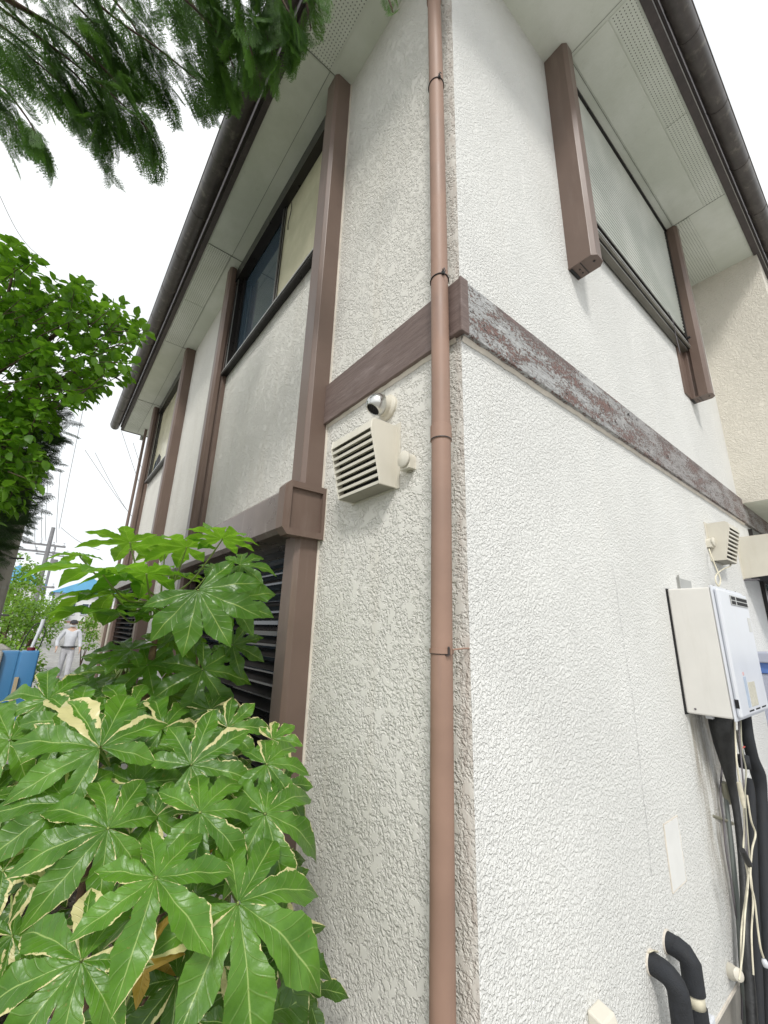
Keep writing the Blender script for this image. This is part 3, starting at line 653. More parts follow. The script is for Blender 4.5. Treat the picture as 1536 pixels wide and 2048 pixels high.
# wrapped hose below the heater
def pxtube(pts, X, rpx, mat, name, label, cat, n=12, flat=1.0, mul=1.0):
    P3 = [onX(x, y, X if not isinstance(X, list) else X[i]) for i, (x, y) in enumerate(pts)]
    rr = [(rpx[i] if isinstance(rpx, list) else rpx)*zc_of(p)/F*mul*.78 for i, p in enumerate(P3)]
    S = spline(P3, 6); RR = []
    for i in range(len(P3)-1): RR += [rr[i]+(rr[i+1]-rr[i])*k/6 for k in range(6)]
    RR.append(rr[-1]); o = MB().tube(S, RR, n, flat=flat).build(name, mat, None, smooth=True, auto=50)
    if label: tag(o, label, cat)
    return o
pxtube([(1441, 1425), (1444, 1455), (1449, 1490), (1456, 1530), (1465, 1575), (1474, 1630), (1482, 1700), (1488, 1780), (1492, 1880), (1500, 1980), (1508, 2100)], [.10, .10, .09, .08, .07, .07, .07, .07, .07, .07, .07],
       [29, 27, 23, 16, 10, 8, 8, 9, 10, 12, 13], MAT['tape'], 'wrapped_hose', 'black taped hose bundle tapering down from the water heater', 'hose')
pxtube([(1489, 1425), (1495, 1470), (1505, 1515), (1516, 1548), (1523, 1590), (1527, 1680), (1532, 1800), (1540, 1960), (1546, 2100)], [.14]*9, [13, 13, 13, 16, 12, 12, 13, 13, 14], MAT['foam'], 'insulated_pipe', 'thick black insulated pipe with a bulging elbow right of the cables', 'pipe')
pxtube([(1502, 1560), (1506, 1700), (1512, 1850), (1520, 2080)], .03, [10, 11, 13, 15], MAT['foam'], 'insulated_pipe', 'straight black insulated pipe behind the ivory cables', 'pipe')
pxtube([(1450, 1575), (1457, 1640), (1466, 1720), (1478, 1850), (1492, 2060)], .025, [5, 5, 5.5, 6, 7], simple('grey_pvc', (.16, .18, .17), .45), 'conduit', 'grey vertical pvc conduit left of the taped hose', 'conduit')
cab = [([(1469, 1440), (1471, 1480), (1474, 1530), (1484, 1590), (1489, 1650), (1487, 1700), (1496, 1760), (1490, 1830), (1486, 1900), (1478, 1960)], .16, 2.0, 'beigec', 'ivory cable nearest the taped hose below the heater'),
 ([(1477, 1440), (1481, 1500), (1486, 1560), (1491, 1610), (1493, 1690), (1497, 1720)], .17, 1.9, 'greyc', 'grey cable hanging from the underside of the water heater'),
 ([(1481, 1440), (1484, 1500), (1492, 1540), (1490, 1590), (1494, 1650), (1500, 1730)], .175, 1.8, 'green', 'olive cable hanging from the underside of the water heater'),
 ([(1444, 1535), (1441, 1590), (1447, 1640), (1452, 1700), (1462, 1760), (1472, 1830), (1482, 1880), (1484, 2040)], .02, 2.2, 'greyc', 'thin dark cable bowed against the wall left of the conduit'),
 ([(1494, 1590), (1502, 1640), (1511, 1668), (1504, 1700), (1501, 1760), (1509, 1800), (1516, 1860), (1521, 1895), (1527, 1915)], .18, 2.2, 'beigec', 'ivory cable ending in a small white plug'),
 ([(1500, 1720), (1492, 1790), (1483, 1860), (1482, 1940)], .15, 2.2, 'beigec', 'ivory cable running down left of the black pipe'),
 ([(1499, 1730), (1506, 1800), (1503, 1870), (1507, 1950)], .16, 2.0, 'beigec', 'ivory cable behind the one with the plug')]
for k, (pts, X, r_, mt, lb) in enumerate(cab):
    o = pxtube(pts, X, r_, MAT[mt], 'cable', lb, 'cable', 8)
    if k == 4:
        q = onX(1529, 1925, .18); pg = MB().lathe(q+Vector((0, 0, .012)), (0.1, .1, -1), [(0, 0), (.008, .002), (.011, .012), (.010, .026), (0, .030)], 14).build('plug', MAT['white'], o, smooth=True)
pxtube([(1478, 1565), (1483, 1590), (1488, 1615)], .17, [5, 6, 3.5], MAT['beigec'], 'cable_joint', 'ivory tape wound over the cable joint below the heater', 'joint')
pxtube([(1484, 1700), (1491, 1715), (1499, 1730)], .175, [7, 8, 7], MAT['black'], 'tape_band', 'black tape band holding the ivory cables to the hose', 'tape')
q = onX(1486, 1495, .15); vv = empty('gas_valve', q, 'small grey valve with a red lever below the water heater', 'valve')
MB().tube([q+Vector((0, -.015, 0)), q+Vector((0, .03, 0))], .004, 8).build('lever', MAT['red'], vv); MB().tube([q+Vector((-.01, 0, .08)), q+Vector((-.01, 0, -.08))], .011, 12).build('body', MAT['aluS'], vv, smooth=True)
MB().tube([q+Vector((-.01, 0.01, -.04)), q+Vector((-.01, .01, -.10))], .026, 14).build('insulation', MAT['foam'], vv, smooth=True)
pxtube([(1425, 1632), (1440, 1637), (1455, 1643), (1467, 1648)], [.0, .01, .02, .03], 5, MAT['green'], 'pipe_clip', 'tarnished metal strap clipping the grey conduit to the wall', 'clip', flat=.35)
pxtube([(1447, 1565), (1452, 1585), (1458, 1605)], .03, [8, 9, 8], MAT['green'], 'pipe_fitting', 'tarnished brass fitting on top of the grey conduit', 'fitting')
q = onX(1458, 1941, 0); q2 = onX(1478, 1950, .045); o = MB().lathe(q, (q2-q), [(.030, 0), (.030, .018), (.026, .03), (.024, .055), (.016, .06), (.0, .06)], 20).build('pipe_sleeve', MAT['cream'], None, smooth=True, auto=40); tag(o, 'cream pipe sleeve leaving the wall just above the foundation', 'pipe sleeve')
# two insulated pipes out of the wall
for k, (wy, wz, px, py, lb) in enumerate(((.955, -1.135, 1360, 2010, 'left of the two black foam pipes leaving the wall'), (1.118, -1.130, 1391, 2000, 'right of the two black foam pipes, with a bare pale joint'))):
    e = onY(px, py, wy); rr = .0345; root = empty('foam_pipe', (0, wy, wz), lb, 'pipe')
    path = [(0, wy, wz), (e.x-.05, wy, wz-.004)]+[(e.x-.05+.05*math.sin(math.pi/2*i/6), wy, wz-.004-.05*(1-math.cos(math.pi/2*i/6))) for i in range(1, 7)]
    if k == 0: MB().tube(path+[(e.x, wy, GZ-.02)], rr, 22).build('insulation', MAT['foam'], root, smooth=True, auto=50)
    else:
        MB().tube([(0, wy, wz), (e.x-.028, wy, wz-.004)], rr, 22).build('insulation', MAT['foam'], root, smooth=True, auto=50)
        MB().tube([(e.x-.045, wy, wz-.001), (e.x-.015, wy, wz-.010), (e.x, wy, wz-.030), (e.x, wy, wz-.115)], rr+.001, 22).build('insulation', MAT['foam'], root, smooth=True, auto=50)
        MB().tube([(e.x, wy, wz-.155), (e.x, wy, GZ-.02)], rr, 22).build('insulation', MAT['foam'], root, smooth=True, auto=50)
        MB().tube([(e.x, wy, wz-.11), (e.x, wy, wz-.16)], rr-.004, 22).build('bare_pipe', MAT['beigec'], root, smooth=True)
    MB().lathe((0, wy, wz), (1, 0, 0), [(rr+.004, 0), (rr+.004, .004), (rr, .006)], 22).build('wall_seal', MAT['caulk'], root)
    if k == 0: MB().tube([(e.x-.075, wy-.02, wz+.038), (e.x-.068, wy+.004, wz+.0385), (e.x-.062, wy+.022, wz+.031)], .006, 8, flat=.4).build('torn_strip', MAT['beigec'], root)
MAT['plate'] = simple('wall_coloured_plate', (.70, .70, .68), .5, 0, .04)
# blank plate, conduit cover
bp = MB().box(.0, .0045, 1.235, 1.388, -1.005, -.768).build('blank_plate', MAT['plate'], None, bevel=.001); tag(bp, 'flat white rectangular plate sealed onto the bright wall', 'plate')
m = MB(); r2 = random.Random(9)
for (a, b) in (((1.232, -1.008), (1.391, -1.008)), ((1.391, -1.008), (1.391, -.765)), ((1.391, -.765), (1.232, -.765)), ((1.232, -.765), (1.232, -1.008))):
    m.tube([(.002, a[0]+(b[0]-a[0])*t/12+r2.uniform(-.0012, .0012), a[1]+(b[1]-a[1])*t/12+r2.uniform(-.0012, .0012)) for t in range(13)], [.0028+r2.uniform(-.0008, .0008) for _ in range(13)], 6)
m.build('caulk_bead', MAT['caulk'], bp)
m = MB(); m.prism([(.0, -1.80), (.060, -1.80), (.060, -1.122), (.048, -1.094), (.0, -1.085)], 'y', .492, .566); o = m.build('conduit_cover', MAT['cream'], None, bevel=.005); tag(o, 'cream conduit cover with a rounded top low on the bright wall', 'conduit cover')
q = onX(1425, 2040, .10); o = MB().box(.03, .10, q.y-.02, q.y+.03, -1.80, q.z).build('tap_box', MAT['white'], None, bevel=.006); tag(o, 'small white box at the foot of the black foam pipes', 'box')
# storage shed beyond the heater
c = onY(1500, 1440, 3.35); zt = onY(1518, 1312, 3.35).z; zb1 = onY(1518, 1325, 3.35).z; zb2 = onY(1520, 1346, 3.35).z
sh_ = empty('storage_shed', (c.x+.5, 4, GZ), 'lavender grey storage shed with a blue band under its roof, beyond the heater', 'shed')
g1 = simple('lavender_grey_steel', (.36, .38, .46), .4, 0, .04); g2 = simple('blue_steel_band', (.10, .19, .48), .4)
x0 = onY(1500, 1330, 3.35).x
MB().box(x0, x0+1.6, 3.35, 4.9, GZ, zb2).build('body', g1, sh_, bevel=.01); MB().box(x0-.01, x0+1.61, 3.34, 4.91, zb2, zb1).build('band', g2, sh_, bevel=.004); MB().box(x0-.03, x0+1.64, 3.31, 4.94, zb1, zt+.03).build('roof', g1, sh_, bevel=.01)
for k in range(4): MB().box(x0+.15+.4*k, x0+.165+.4*k, 3.344, 3.3495, GZ+.1, zb2-.05).build('panel_rib', g1, sh_)
# ------------------------------------------------------------------ things along the left boundary
yw = -1.20
gw = MAT['conc']
m = MB().box(-9, -1.2, -1.40, -1.22, GZ, -.82); bw = m.build('block_wall', gw, None, bevel=.01); tag(bw, 'low weathered concrete boundary wall under the trees', 'wall')
cpt = onY(10, 1310, -1.17)
for k, x in enumerate((-3.1, -2.1)):
    pass
fp = at(-2, 1283, 2.4)
for k, (px_, zc_) in enumerate(((2, 2.75), (-16, 2.35))):
    t = at(px_, 1292+5*k, zc_); rr = .055
    o = MB().prism([(t.x-rr, t.y-rr), (t.x+rr, t.y-rr), (t.x+rr, t.y+rr), (t.x-rr, t.y+rr)], 'z', GZ, t.z-.02)
    o.add([(t.x+dx*rr, t.y+dy*rr, t.z-.02) for dx, dy in ((-1, -1), (1, -1), (1, 1), (-1, 1))]+[(t.x, t.y, t.z+.02)], [(0, 1, 4), (1, 2, 4), (2, 3, 4), (3, 0, 4)])
    o = o.build('fence_post', MAT['conc'], None, bevel=.008); tag(o, ['pointed weathered concrete fence post just left of the blue tank', 'pointed weathered concrete fence post cut by the photo edge'][k], 'fence post', 'concrete fence posts')
# blue tank
c = at(42, 1301, 2.45); hd = Vector((c.x-CAM.x, c.y-CAM.y, 0)).normalized(); sd_ = Vector((hd.y, -hd.x, 0)); H = .46; bz = c.z-H
tk = empty('blue_tank', (c.x, c.y, bz), 'blue plastic tank with a dark red cap and a hose loop standing by the fence', 'tank')
gB = NG('blue_polyethylene'); gB.set(gB.mix(gB.noise(gB.pos(), 5, 3), (.045, .17, .36), (.07, .23, .45)), .32); gB.b.inputs['Subsurface Weight'].default_value = .1; gB.b.inputs['Subsurface Radius'].default_value = (.01, .02, .03)
def obox(mb, u0, u1, v0, v1, z0, z1):
    v = [c+sd_*u+hd*vv_ for vv_ in (v0, v1) for u in (u0, u1)]; v = [(p.x, p.y, z) for z in (z0, z1) for p in v]
    mb.add(v, [(0,2,3,1),(4,5,7,6),(0,1,5,4),(2,6,7,3),(0,4,6,2),(1,3,7,5)]); return mb
for s, (u0, u1) in enumerate(((-.088, -.0015), (.0015, .088))):
    o = obox(MB(), u0, u1, -.06, .06, bz, c.z).build('tank_half', gB.m, tk, bevel=.009); o.modifiers['bevel'].segments = 5
    for p in o.data.polygons: p.use_smooth = True
obox(MB(), -.012, .012, -.0565, .0565, bz, c.z-.004).build('seam_web', gB.m, tk)
MB().tube([c+sd_*.045+Vector((0, 0, -.004)), c+sd_*.045+Vector((0, 0, .018))], .020, 18).build('cap', simple('dark_red_cap', (.16, .015, .02), .4), tk, smooth=True, auto=40)
MB().tube(spline([c+sd_*.047+Vector((0, 0, .018)), c+sd_*.055+Vector((0, 0, .07)), c+sd_*.066+Vector((0, 0, .13)), c+sd_*.07+Vector((0, 0, .18))]), [.009]*12+[.011]*13, 12).build('nozzle', MAT['white'], tk, smooth=True, auto=50)
hp = [c+sd_*(-.01)+hd*.03+Vector((0, 0, -.01)), c+sd_*.01+Vector((0, 0, .09)), c+sd_*.045+Vector((0, 0, .155)), c+sd_*.085+Vector((0, 0, .13)), c+sd_*.088+Vector((0, 0, .06)), c+sd_*.075+hd*.03+Vector((0, 0, -.005))]
MB().tube(spline(hp), .003, 8).build('hose', MAT['black'], tk, smooth=True)
o = obox(MB(), .002, .020, -.078, -.062, bz-.2, c.z-.14).build('wooden_stake', simple('pale_wood', (.42, .34, .22), .7), None); tag(o, 'pale flat wooden stake standing against the blue tank', 'stake')
obox(MB(), -.12, .12, -.09, .09, GZ, bz-.0005).build('pedestal', gw, None, bevel=.01); o = bpy.data.objects['pedestal']; tag(o, 'concrete pedestal carrying the blue tank', 'pedestal')
# near utility pole
b = at(-26, 1180, 3.75)
up = empty('utility_pole', (b.x, b.y, GZ), 'thick pale concrete utility pole at the left edge behind the dark conifer', 'utility pole')
MB().tube([(b.x, b.y, GZ), (b.x, b.y, .6), (b.x, b.y, 1.5)], [.150, .140, .135], 24).build('pole', MAT['conc'], up, smooth=True, auto=60)
m = MB()
for zz in (.05, .55, 1.05): m.tube([(b.x+.12, b.y+.1, zz), (b.x+.2, b.y+.2, zz)], .008, 6)
m.build('step_bolt', MAT['greyc'], up); m = MB().lathe((b.x, b.y, .28), (0, 0, 1), [(.140, 0), (.1455, .0), (.1455, .02), (.140, .02)], 24); m.build('steel_band', MAT['aluS'], up)
# far utility pole and wires
def pole(px, py_top, d, arms, label, r=.15):
    t = at(px, py_top, d); root = empty('utility_pole', (t.x, t.y, gz(t.x)), label, 'utility pole')
    MB().tube([(t.x, t.y, gz(t.x)), (t.x, t.y, t.z)], [r*1.25, r*.8], 12).build('pole', MAT['greyp'], root, smooth=True, auto=60)
    for (dz, w_) in arms:
        MB().box(t.x-.06, t.x+.06, t.y-w_*.6, t.y+w_*.4, t.z-dz-.06, t.z-dz+.06).build('crossarm', MAT['greyp'], root)
        for s in (-.55, -.2, .1, .35): MB().lathe((t.x, t.y+w_*s, t.z-dz+.06), (0, 0, 1), [(.05, 0), (.08, .05), (.04, .15), (.07, .2), (0, .25)], 8).build('insulator', MAT['white'], root)
    return t
MAT['greyp'] = simple('distant_grey_concrete', (.20, .20, .21), .8)
t1 = pole(107, 1055, 30, [(1.3, 2.4), (1.8, 3.2), (4.2, 2.2)], 'far concrete utility pole with two crossarms over the street')
t2 = pole(111, 1092, 44, [(1.0, 2.4), (2.2, 2.0)], 'more distant thin utility pole right behind the far crossarm pole', .12)
m = MB(); m.lathe((t1.x+.3, t1.y+.5, t1.z-3.0), (0, 0, 1), [(0, 0), (.22, 0), (.22, .7), (0, .7)], 12); tr = m.build('transformer', MAT['greyp'], bpy.data.objects['utility_pole.001'], smooth=True, auto=40)
WR = [((118, 1057, 30), (170, 800, 16), 'wire climbing from the far pole toward the sky centre'), ((113, 1085, 30), (121, 940, 18), 'twisted wire above the far pole crossarm'), ((84, 1080, 30), (88, 960, 14), 'left vertical looking wire above the far pole'),
      ((92, 1082, 30), (97, 940, 14), 'second wire above the far pole'), ((74, 1100, 30), (70, 1050, 18), 'sagging wire left of the far pole'), ((122, 1055, 30), (200, 1100, 34), 'wire running right from the far pole to the fatsia leaves'),
      ((243, 862, 15), (300, 1010, 40), 'wire passing just left of the eave end'), ((266, 885, 15), (300, 960, 30), 'second wire by the eave end'), ((190, 905, 18), (270, 1040, 40), 'faint wire in the middle of the sky gap'),
      ((0, 392, 10), (90, 520, 12), 'thin wire crossing the sky above the leafy tree'), ((170, 900, 18), (290, 1060, 40), 'faint lower wire in the sky gap')]
for (a, b_, lb) in WR:
    pa, pb = at(*a), at(*b_); pts = [pa.lerp(pb, t/10)-Vector((0, 0, .25*math.sin(math.pi*t/10))) for t in range(11)]
    rr = .010 if a[2] > 16 or b_[2] > 16 else .004
    o = MB().tube(pts, [max(.0035, .00042*((p-CAM).length)) for p in pts], 5).build('wire', MAT['greyp'], None); tag(o, lb, 'wire', 'overhead wires')
# ------------------------------------------------------------------ far street: houses, wall, van, planters
def gable(name, x0, x1, y0, y1, z0, ze, zr_, wall, roof, label):
    root = empty(name, ((x0+x1)/2, (y0+y1)/2, z0), label, 'house')
    m = MB(); m.box(x0, x1, y0, y1, z0, ze); m.build('wall', wall, root)
    ym = (y0+y1)/2; e = .4; m = MB(); m.add([(x0-e, y0-e, ze), (x1+e, y0-e, ze), (x1+e, y1+e, ze), (x0-e, y1+e, ze), (x0-e, ym, zr_), (x1+e, ym, zr_)], [(0, 1, 5, 4), (2, 3, 4, 5), (1, 2, 5), (3, 0, 4), (0, 3, 2, 1)]); m.build('roof', roof, root)
    for k, yy_ in enumerate((y0+.8, y0+2.6)):
        for zz in (z0+.9, z0+3.4):
            if zz+1 < ze:
                f_ = MB().box(x1, x1+.05, yy_, yy_+1.2, zz, zz+1.1).build('window', MAT['glass'], root); m = MB(); 
                for (p, q, r_, s) in ((yy_-.06, yy_, zz-.06, zz+1.16), (yy_+1.2, yy_+1.26, zz-.06, zz+1.16), (yy_, yy_+1.2, zz-.06, zz), (yy_, yy_+1.2, zz+1.1, zz+1.16), (yy_+.57, yy_+.63, zz, zz+1.1)): m.box(x1, x1+.09, p, q, r_, s)
                m.build('window_frame', MAT['white'], f_)
    return root
rb = simple('bright_blue_metal_roof', (.12, .36, .58), .4, 0, .08, 1.); rw = simple('far_white_wall', (.62, .62, .62), .7, 0, .1, 1.)
p = at(148, 1183, 45); q = at(60, 1165, 42)
gable('far_house', p.x-8, p.x, p.y-1.6, p.y+4.5, 0, p.z-.2, p.z+1.5, rw, rb, 'far white house with a light blue roof at the end of the street')
gable('far_house', q.x-8, q.x, q.y-3.2, q.y+1.0, 0, q.z-.2, q.z+1.6, rw, rb, 'far house with a bright blue roof behind the green hedge')
# right hand street wall with gates
sw = empty('street_wall', (-20, 1.9, gz(-20)), 'beige rendered garden wall with posts along the right side of the street', 'wall')
wl = simple('beige_render', (.42, .38, .31), .85, 0, .12, 1.5)
for k in range(9):
    xa = -11-3.6*k; MB().box(xa-2.6, xa, 2.0, 2.15, gz(xa)-.3, gz(xa)+1.15).build('wall_panel', wl, sw)
    MB().box(xa-.02, xa+.32, 1.94, 2.22, gz(xa)-.3, gz(xa)+1.45).build('pier', wl, sw)
    m = MB()
    for j in range(8): m.box(xa+.42+j*.075, xa+.45+j*.075, 2.06, 2.09, gz(xa), gz(xa)+1.2)
    m.build('gate_bars', MAT['greyc'], sw)
gable('neighbour_house', -32, -22, 4.2, 9.5, gz(-25)-.3, 3.2, 4.6, simple('cream_siding', (.5, .46, .38), .8), simple('grey_slate', (.11, .11, .12), .6), 'cream house with a grey roof behind the street wall')
# low retaining step at the street head, planter shrubs, van
p = at(104, 1237, 40); m = MB().box(p.x-1.2, p.x, p.y-2.5, p.y+3.5, gz(p.x)-.3, gz(p.x)+.22); o = m.build('retaining_wall', simple('reddish_brick', (.26, .16, .13), .85), None); tag(o, 'low reddish kerb wall at the head of the street', 'wall')
p = at(111, 1232, 42); vn = empty('van', (p.x, p.y, gz(p.x)), 'small white van parked facing the head of the street', 'van')
vz = gz(p.x); 
m = MB(); m.prism([(p.x-3.2, vz+.25), (p.x, vz+.25), (p.x+.02, vz+.9), (p.x-.35, vz+1.65), (p.x-3.2, vz+1.75)], 'y', p.y-.7, p.y+.7); m.build('body', MAT['white'], vn, bevel=.06)
m = MB(); m.prism([(p.x+.022, vz+.95), (p.x+.03, vz+.96), (p.x-.31, vz+1.6), (p.x-.325, vz+1.59)], 'y', p.y-.6, p.y+.6); m.build('windscreen', MAT['glass'], vn)
for s in (-.5, .5): MB().box(p.x+.005, p.x+.03, p.y+s-.12, p.y+s+.12, vz+.55, vz+.7).build('headlight', MAT['aluS'], vn)
for xx in (-.55, -2.6):
    for s in (-.66, .66):
        wt = MB().tube([(p.x+xx, p.y+s-.08, vz+.28), (p.x+xx, p.y+s+.08, vz+.28)], .28, 18).build('wheel', MAT['black'], vn, smooth=True, auto=40)
# ------------------------------------------------------------------ people
def limb(v, e, r, pts, rad, start):
    # adds a chain from vertex index start
    i = start
    for p, q in zip(pts, rad):
        v.append(p); r.append(q); e.append((i, len(v)-1)); i = len(v)-1
    return i
def skin_obj(name, v, e, r, mat, parent, sub=2):
    me = bpy.data.meshes.new(name); me.from_pydata([tuple(p) for p in v], e, []); me.update()
    o = bpy.data.objects.new(name, me); COL.objects.link(o); me.materials.append(mat)
    s = o.modifiers.new('skin', 'SKIN'); s.use_smooth_shade = True
    for i, q in enumerate(r):
        q = q if isinstance(q, tuple) else (q, q); me.skin_vertices[0].data[i].radius = q
        me.skin_vertices[0].data[i].use_root = (i == 0)
    sb = o.modifiers.new('subdivision', 'SUBSURF'); sb.levels = sub; sb.render_levels = sub
    o.parent = parent; return o
def person(loc, face, label, shirt, trousers, cap=None, mask=False, belt=True, stride=.10, armR=.35, sc=1.0):
    root = empty('person', loc, label, 'person'); root.rotation_euler = (0, 0, face)   # figure faces local +X
    root.scale = (sc,)*3; V = Vector; H = 1.64
    skin = simple('skin', (.50, .33, .25), .55); hair = simple('black_hair', (.02, .018, .017), .6)
    sh_m = simple('shirt_cloth', shirt, .85, 0, .1, 8., .002, 60); tr_m = simple('trouser_cloth', trousers, .85, 0, .1, 8., .003, 50)
    hipz = .84
    v = [V((0, 0, hipz))]; r = [(.12, .13)]; e = []
    neck = limb(v, e, r, [V((.005, 0, 1.0)), V((.01, 0, 1.18)), V((0, 0, 1.33)), V((.0, 0, 1.40))], [(.105, .12), (.11, .14), (.09, .12), .052], 0)
    limb(v, e, r, [V((.012, 0, 1.46)), V((.02, 0, 1.53)), V((.012, 0, 1.60))], [.062, .082, .06], neck)
    def hand(i, w, dr):
        dr = dr.normalized(); side = dr.cross(V((1, 0, 0))).normalized() if abs(dr.x) < .9 else V((0, 1, 0)); fw = dr.cross(side).normalized()
        i = limb(v, e, r, [w+dr*.05], [(.030, .018)], i)
        for k, L in enumerate((.075, .085, .08, .062)):
            o_ = fw*(.027-.018*k); limb(v, e, r, [w+dr*(.085)+o_, w+dr*(.085+L*.5)+o_+side*.008, w+dr*(.085+L*.9)+o_+side*.022], [.010, .009, .007], i)
        limb(v, e, r, [w+dr*.05+fw*.035, w+dr*.09+fw*.045], [.011, .009], i)
    arms = []
    for s in (-1, 1):
        sh0 = V((0, .17*s, 1.34)); bend = armR if s < 0 else .12
        el = sh0+V((.02+.10*bend, .07*s+.05*s*(bend > .2), -.27)); wr_ = el+V((.06+.22*bend, -.02*s if bend > .2 else .03*s, -.22+.10*bend))
        i = limb(v, e, r, [V((0, .10*s, 1.35)), sh0, el, wr_], [.06, .055, .040, .028], 3); hand(i, wr_, wr_-el); arms.append((s, sh0, el, wr_))
    legs = []
    for s in (-1, 1):
        hp_ = V((0, .085*s, hipz-.06)); kn = V((.03+stride*.5*s, .095*s, .45)); an = V((stride*1.2*s-.02, .10*s, .07)); toe = an+V((.15, .01*s, -.035))
        limb(v, e, r, [hp_, kn, an, toe], [.085, .055, .036, .03], 0); legs.append((s, hp_, kn, an, toe))
    skin_obj('body', v, e, r, skin, root)
    v = [V((0, 0, .84))]; r = [(.150, .170)]; e = []
    limb(v, e, r, [V((.005, 0, .95)), V((.012, 0, 1.1)), V((.01, 0, 1.24)), V((0, 0, 1.385))], [(.145, .168), (.145, .172), (.13, .168), (.070, .090)], 0)
    for (s, a, b, c) in arms: limb(v, e, r, [V((0, .12*s, 1.325)), a, b, b.lerp(c, .9)], [.078, .072, .056, .042], 3)
    skin_obj('shirt', v, e, r, sh_m, root)
    v = [V((0, 0, .93))]; r = [(.15, .168)]; e = []; limb(v, e, r, [V((0, 0, .82))], [(.152, .172)], 0)
    for (s, a, b, c, t) in legs: limb(v, e, r, [a, b, c.lerp(b, .05)], [.10, .078, .062], 1)
    skin_obj('trousers', v, e, r, tr_m, root)
    for (s, a, b, c, t) in legs:
        m = MB(); m.tube([c+V((-.05, 0, -.02)), c+V((.04, 0, -.03)), t+V((.02, 0, -.0)), t+V((.06, 0, -.004))], [.040, .045, .042, .02], 12); o = m.build('shoe', MAT['greyc'], None, smooth=True); o.parent = root
    if belt:
        m = MB(); m.tube([(.158*math.cos(t*math.pi/12), .18*math.sin(t*math.pi/12), .90) for t in range(25)], .020, 8); o = m.build('belt', MAT['black'], None, smooth=True); o.parent = root
    hc = V((.02, 0, 1.535)); a = V((0, 0, 1))
    if cap is None:
        m = MB(); m.lathe(hc+V((-.012, 0, -.01)), (-.25, 0, 1), [(.098, 0), (.097, .04), (.08, .085), (.045, .112), (0, .118)], 20); o = m.build('hair', hair, None, smooth=True); o.parent = root
    else:
        m = MB(); m.lathe(hc+V((-.01, 0, .01)), (-.1, 0, 1), [(.099, 0), (.097, .04), (.08, .08), (.045, .104), (0, .11)], 20); m.prism([(.06, -.07), (.155, -.05), (.17, 0), (.155, .05), (.06, .07)], 'z', 1.545, 1.552); o = m.build('cap', simple('cap_cloth', cap, .8), None, smooth=True, auto=40); o.parent = root
    fc = MB()
    for s in (-1, 1): fc.lathe((.096, .032*s, 1.538), (1, 0, 0), [(.011, 0), (.008, .005), (0, .007)], 10)
    o = fc.build('eyes', hair, None); o.parent = root
    m = MB(); m.add([(.098, -.012, 1.50), (.098, .012, 1.50), (.122, 0, 1.502), (.100, 0, 1.54)], [(0, 1, 2), (0, 2, 3), (1, 3, 2)]); o = m.build('nose', skin, None); o.parent = root
    for s in (-1, 1):
        m = MB().lathe((.01, .082*s, 1.52), (0, s, .1), [(.02, 0), (.022, .008), (.012, .014), (0, .01)], 12); o = m.build('ear', skin, None, smooth=True); o.parent = root
    if mask:
        m = MB(); vs = []
        for i in range(7):
            t = -1.05+2.1*i/6
            for zz, rr in ((1.455, .088), (1.48, .104), (1.51, .104)): vs.append((.018+rr*math.cos(t), rr*math.sin(t)*.95, zz))
        m.add(vs, [(3*i+j, 3*i+3+j, 3*i+4+j, 3*i+1+j) for i in range(6) for j in (0, 1)]); o = m.build('face_mask', MAT['white'], None, smooth=True); o.parent = root
    else:
        m = MB().box(.100, .104, -.022, .022, 1.478, 1.484); o = m.build('mouth', simple('lips', (.35, .14, .12), .5), None); o.parent = root
    return root
pf = at(140, 1282, 12.9); person((pf.x, pf.y, gz(pf.x)), -.08, 'person in white work clothes with a dark belt, cap and mask on the street', (.50, .51, .55), (.44, .44, .47), (.03, .03, .035), True, True, sc=1.07)
pf = at(132, 1210, 37); person((pf.x, pf.y, gz(pf.x)+.02), -.2, 'far person in a bright blue shirt and white trousers at the head of the street', (.04, .14, .50), (.62, .62, .62), None, False, False, sc=1.0)
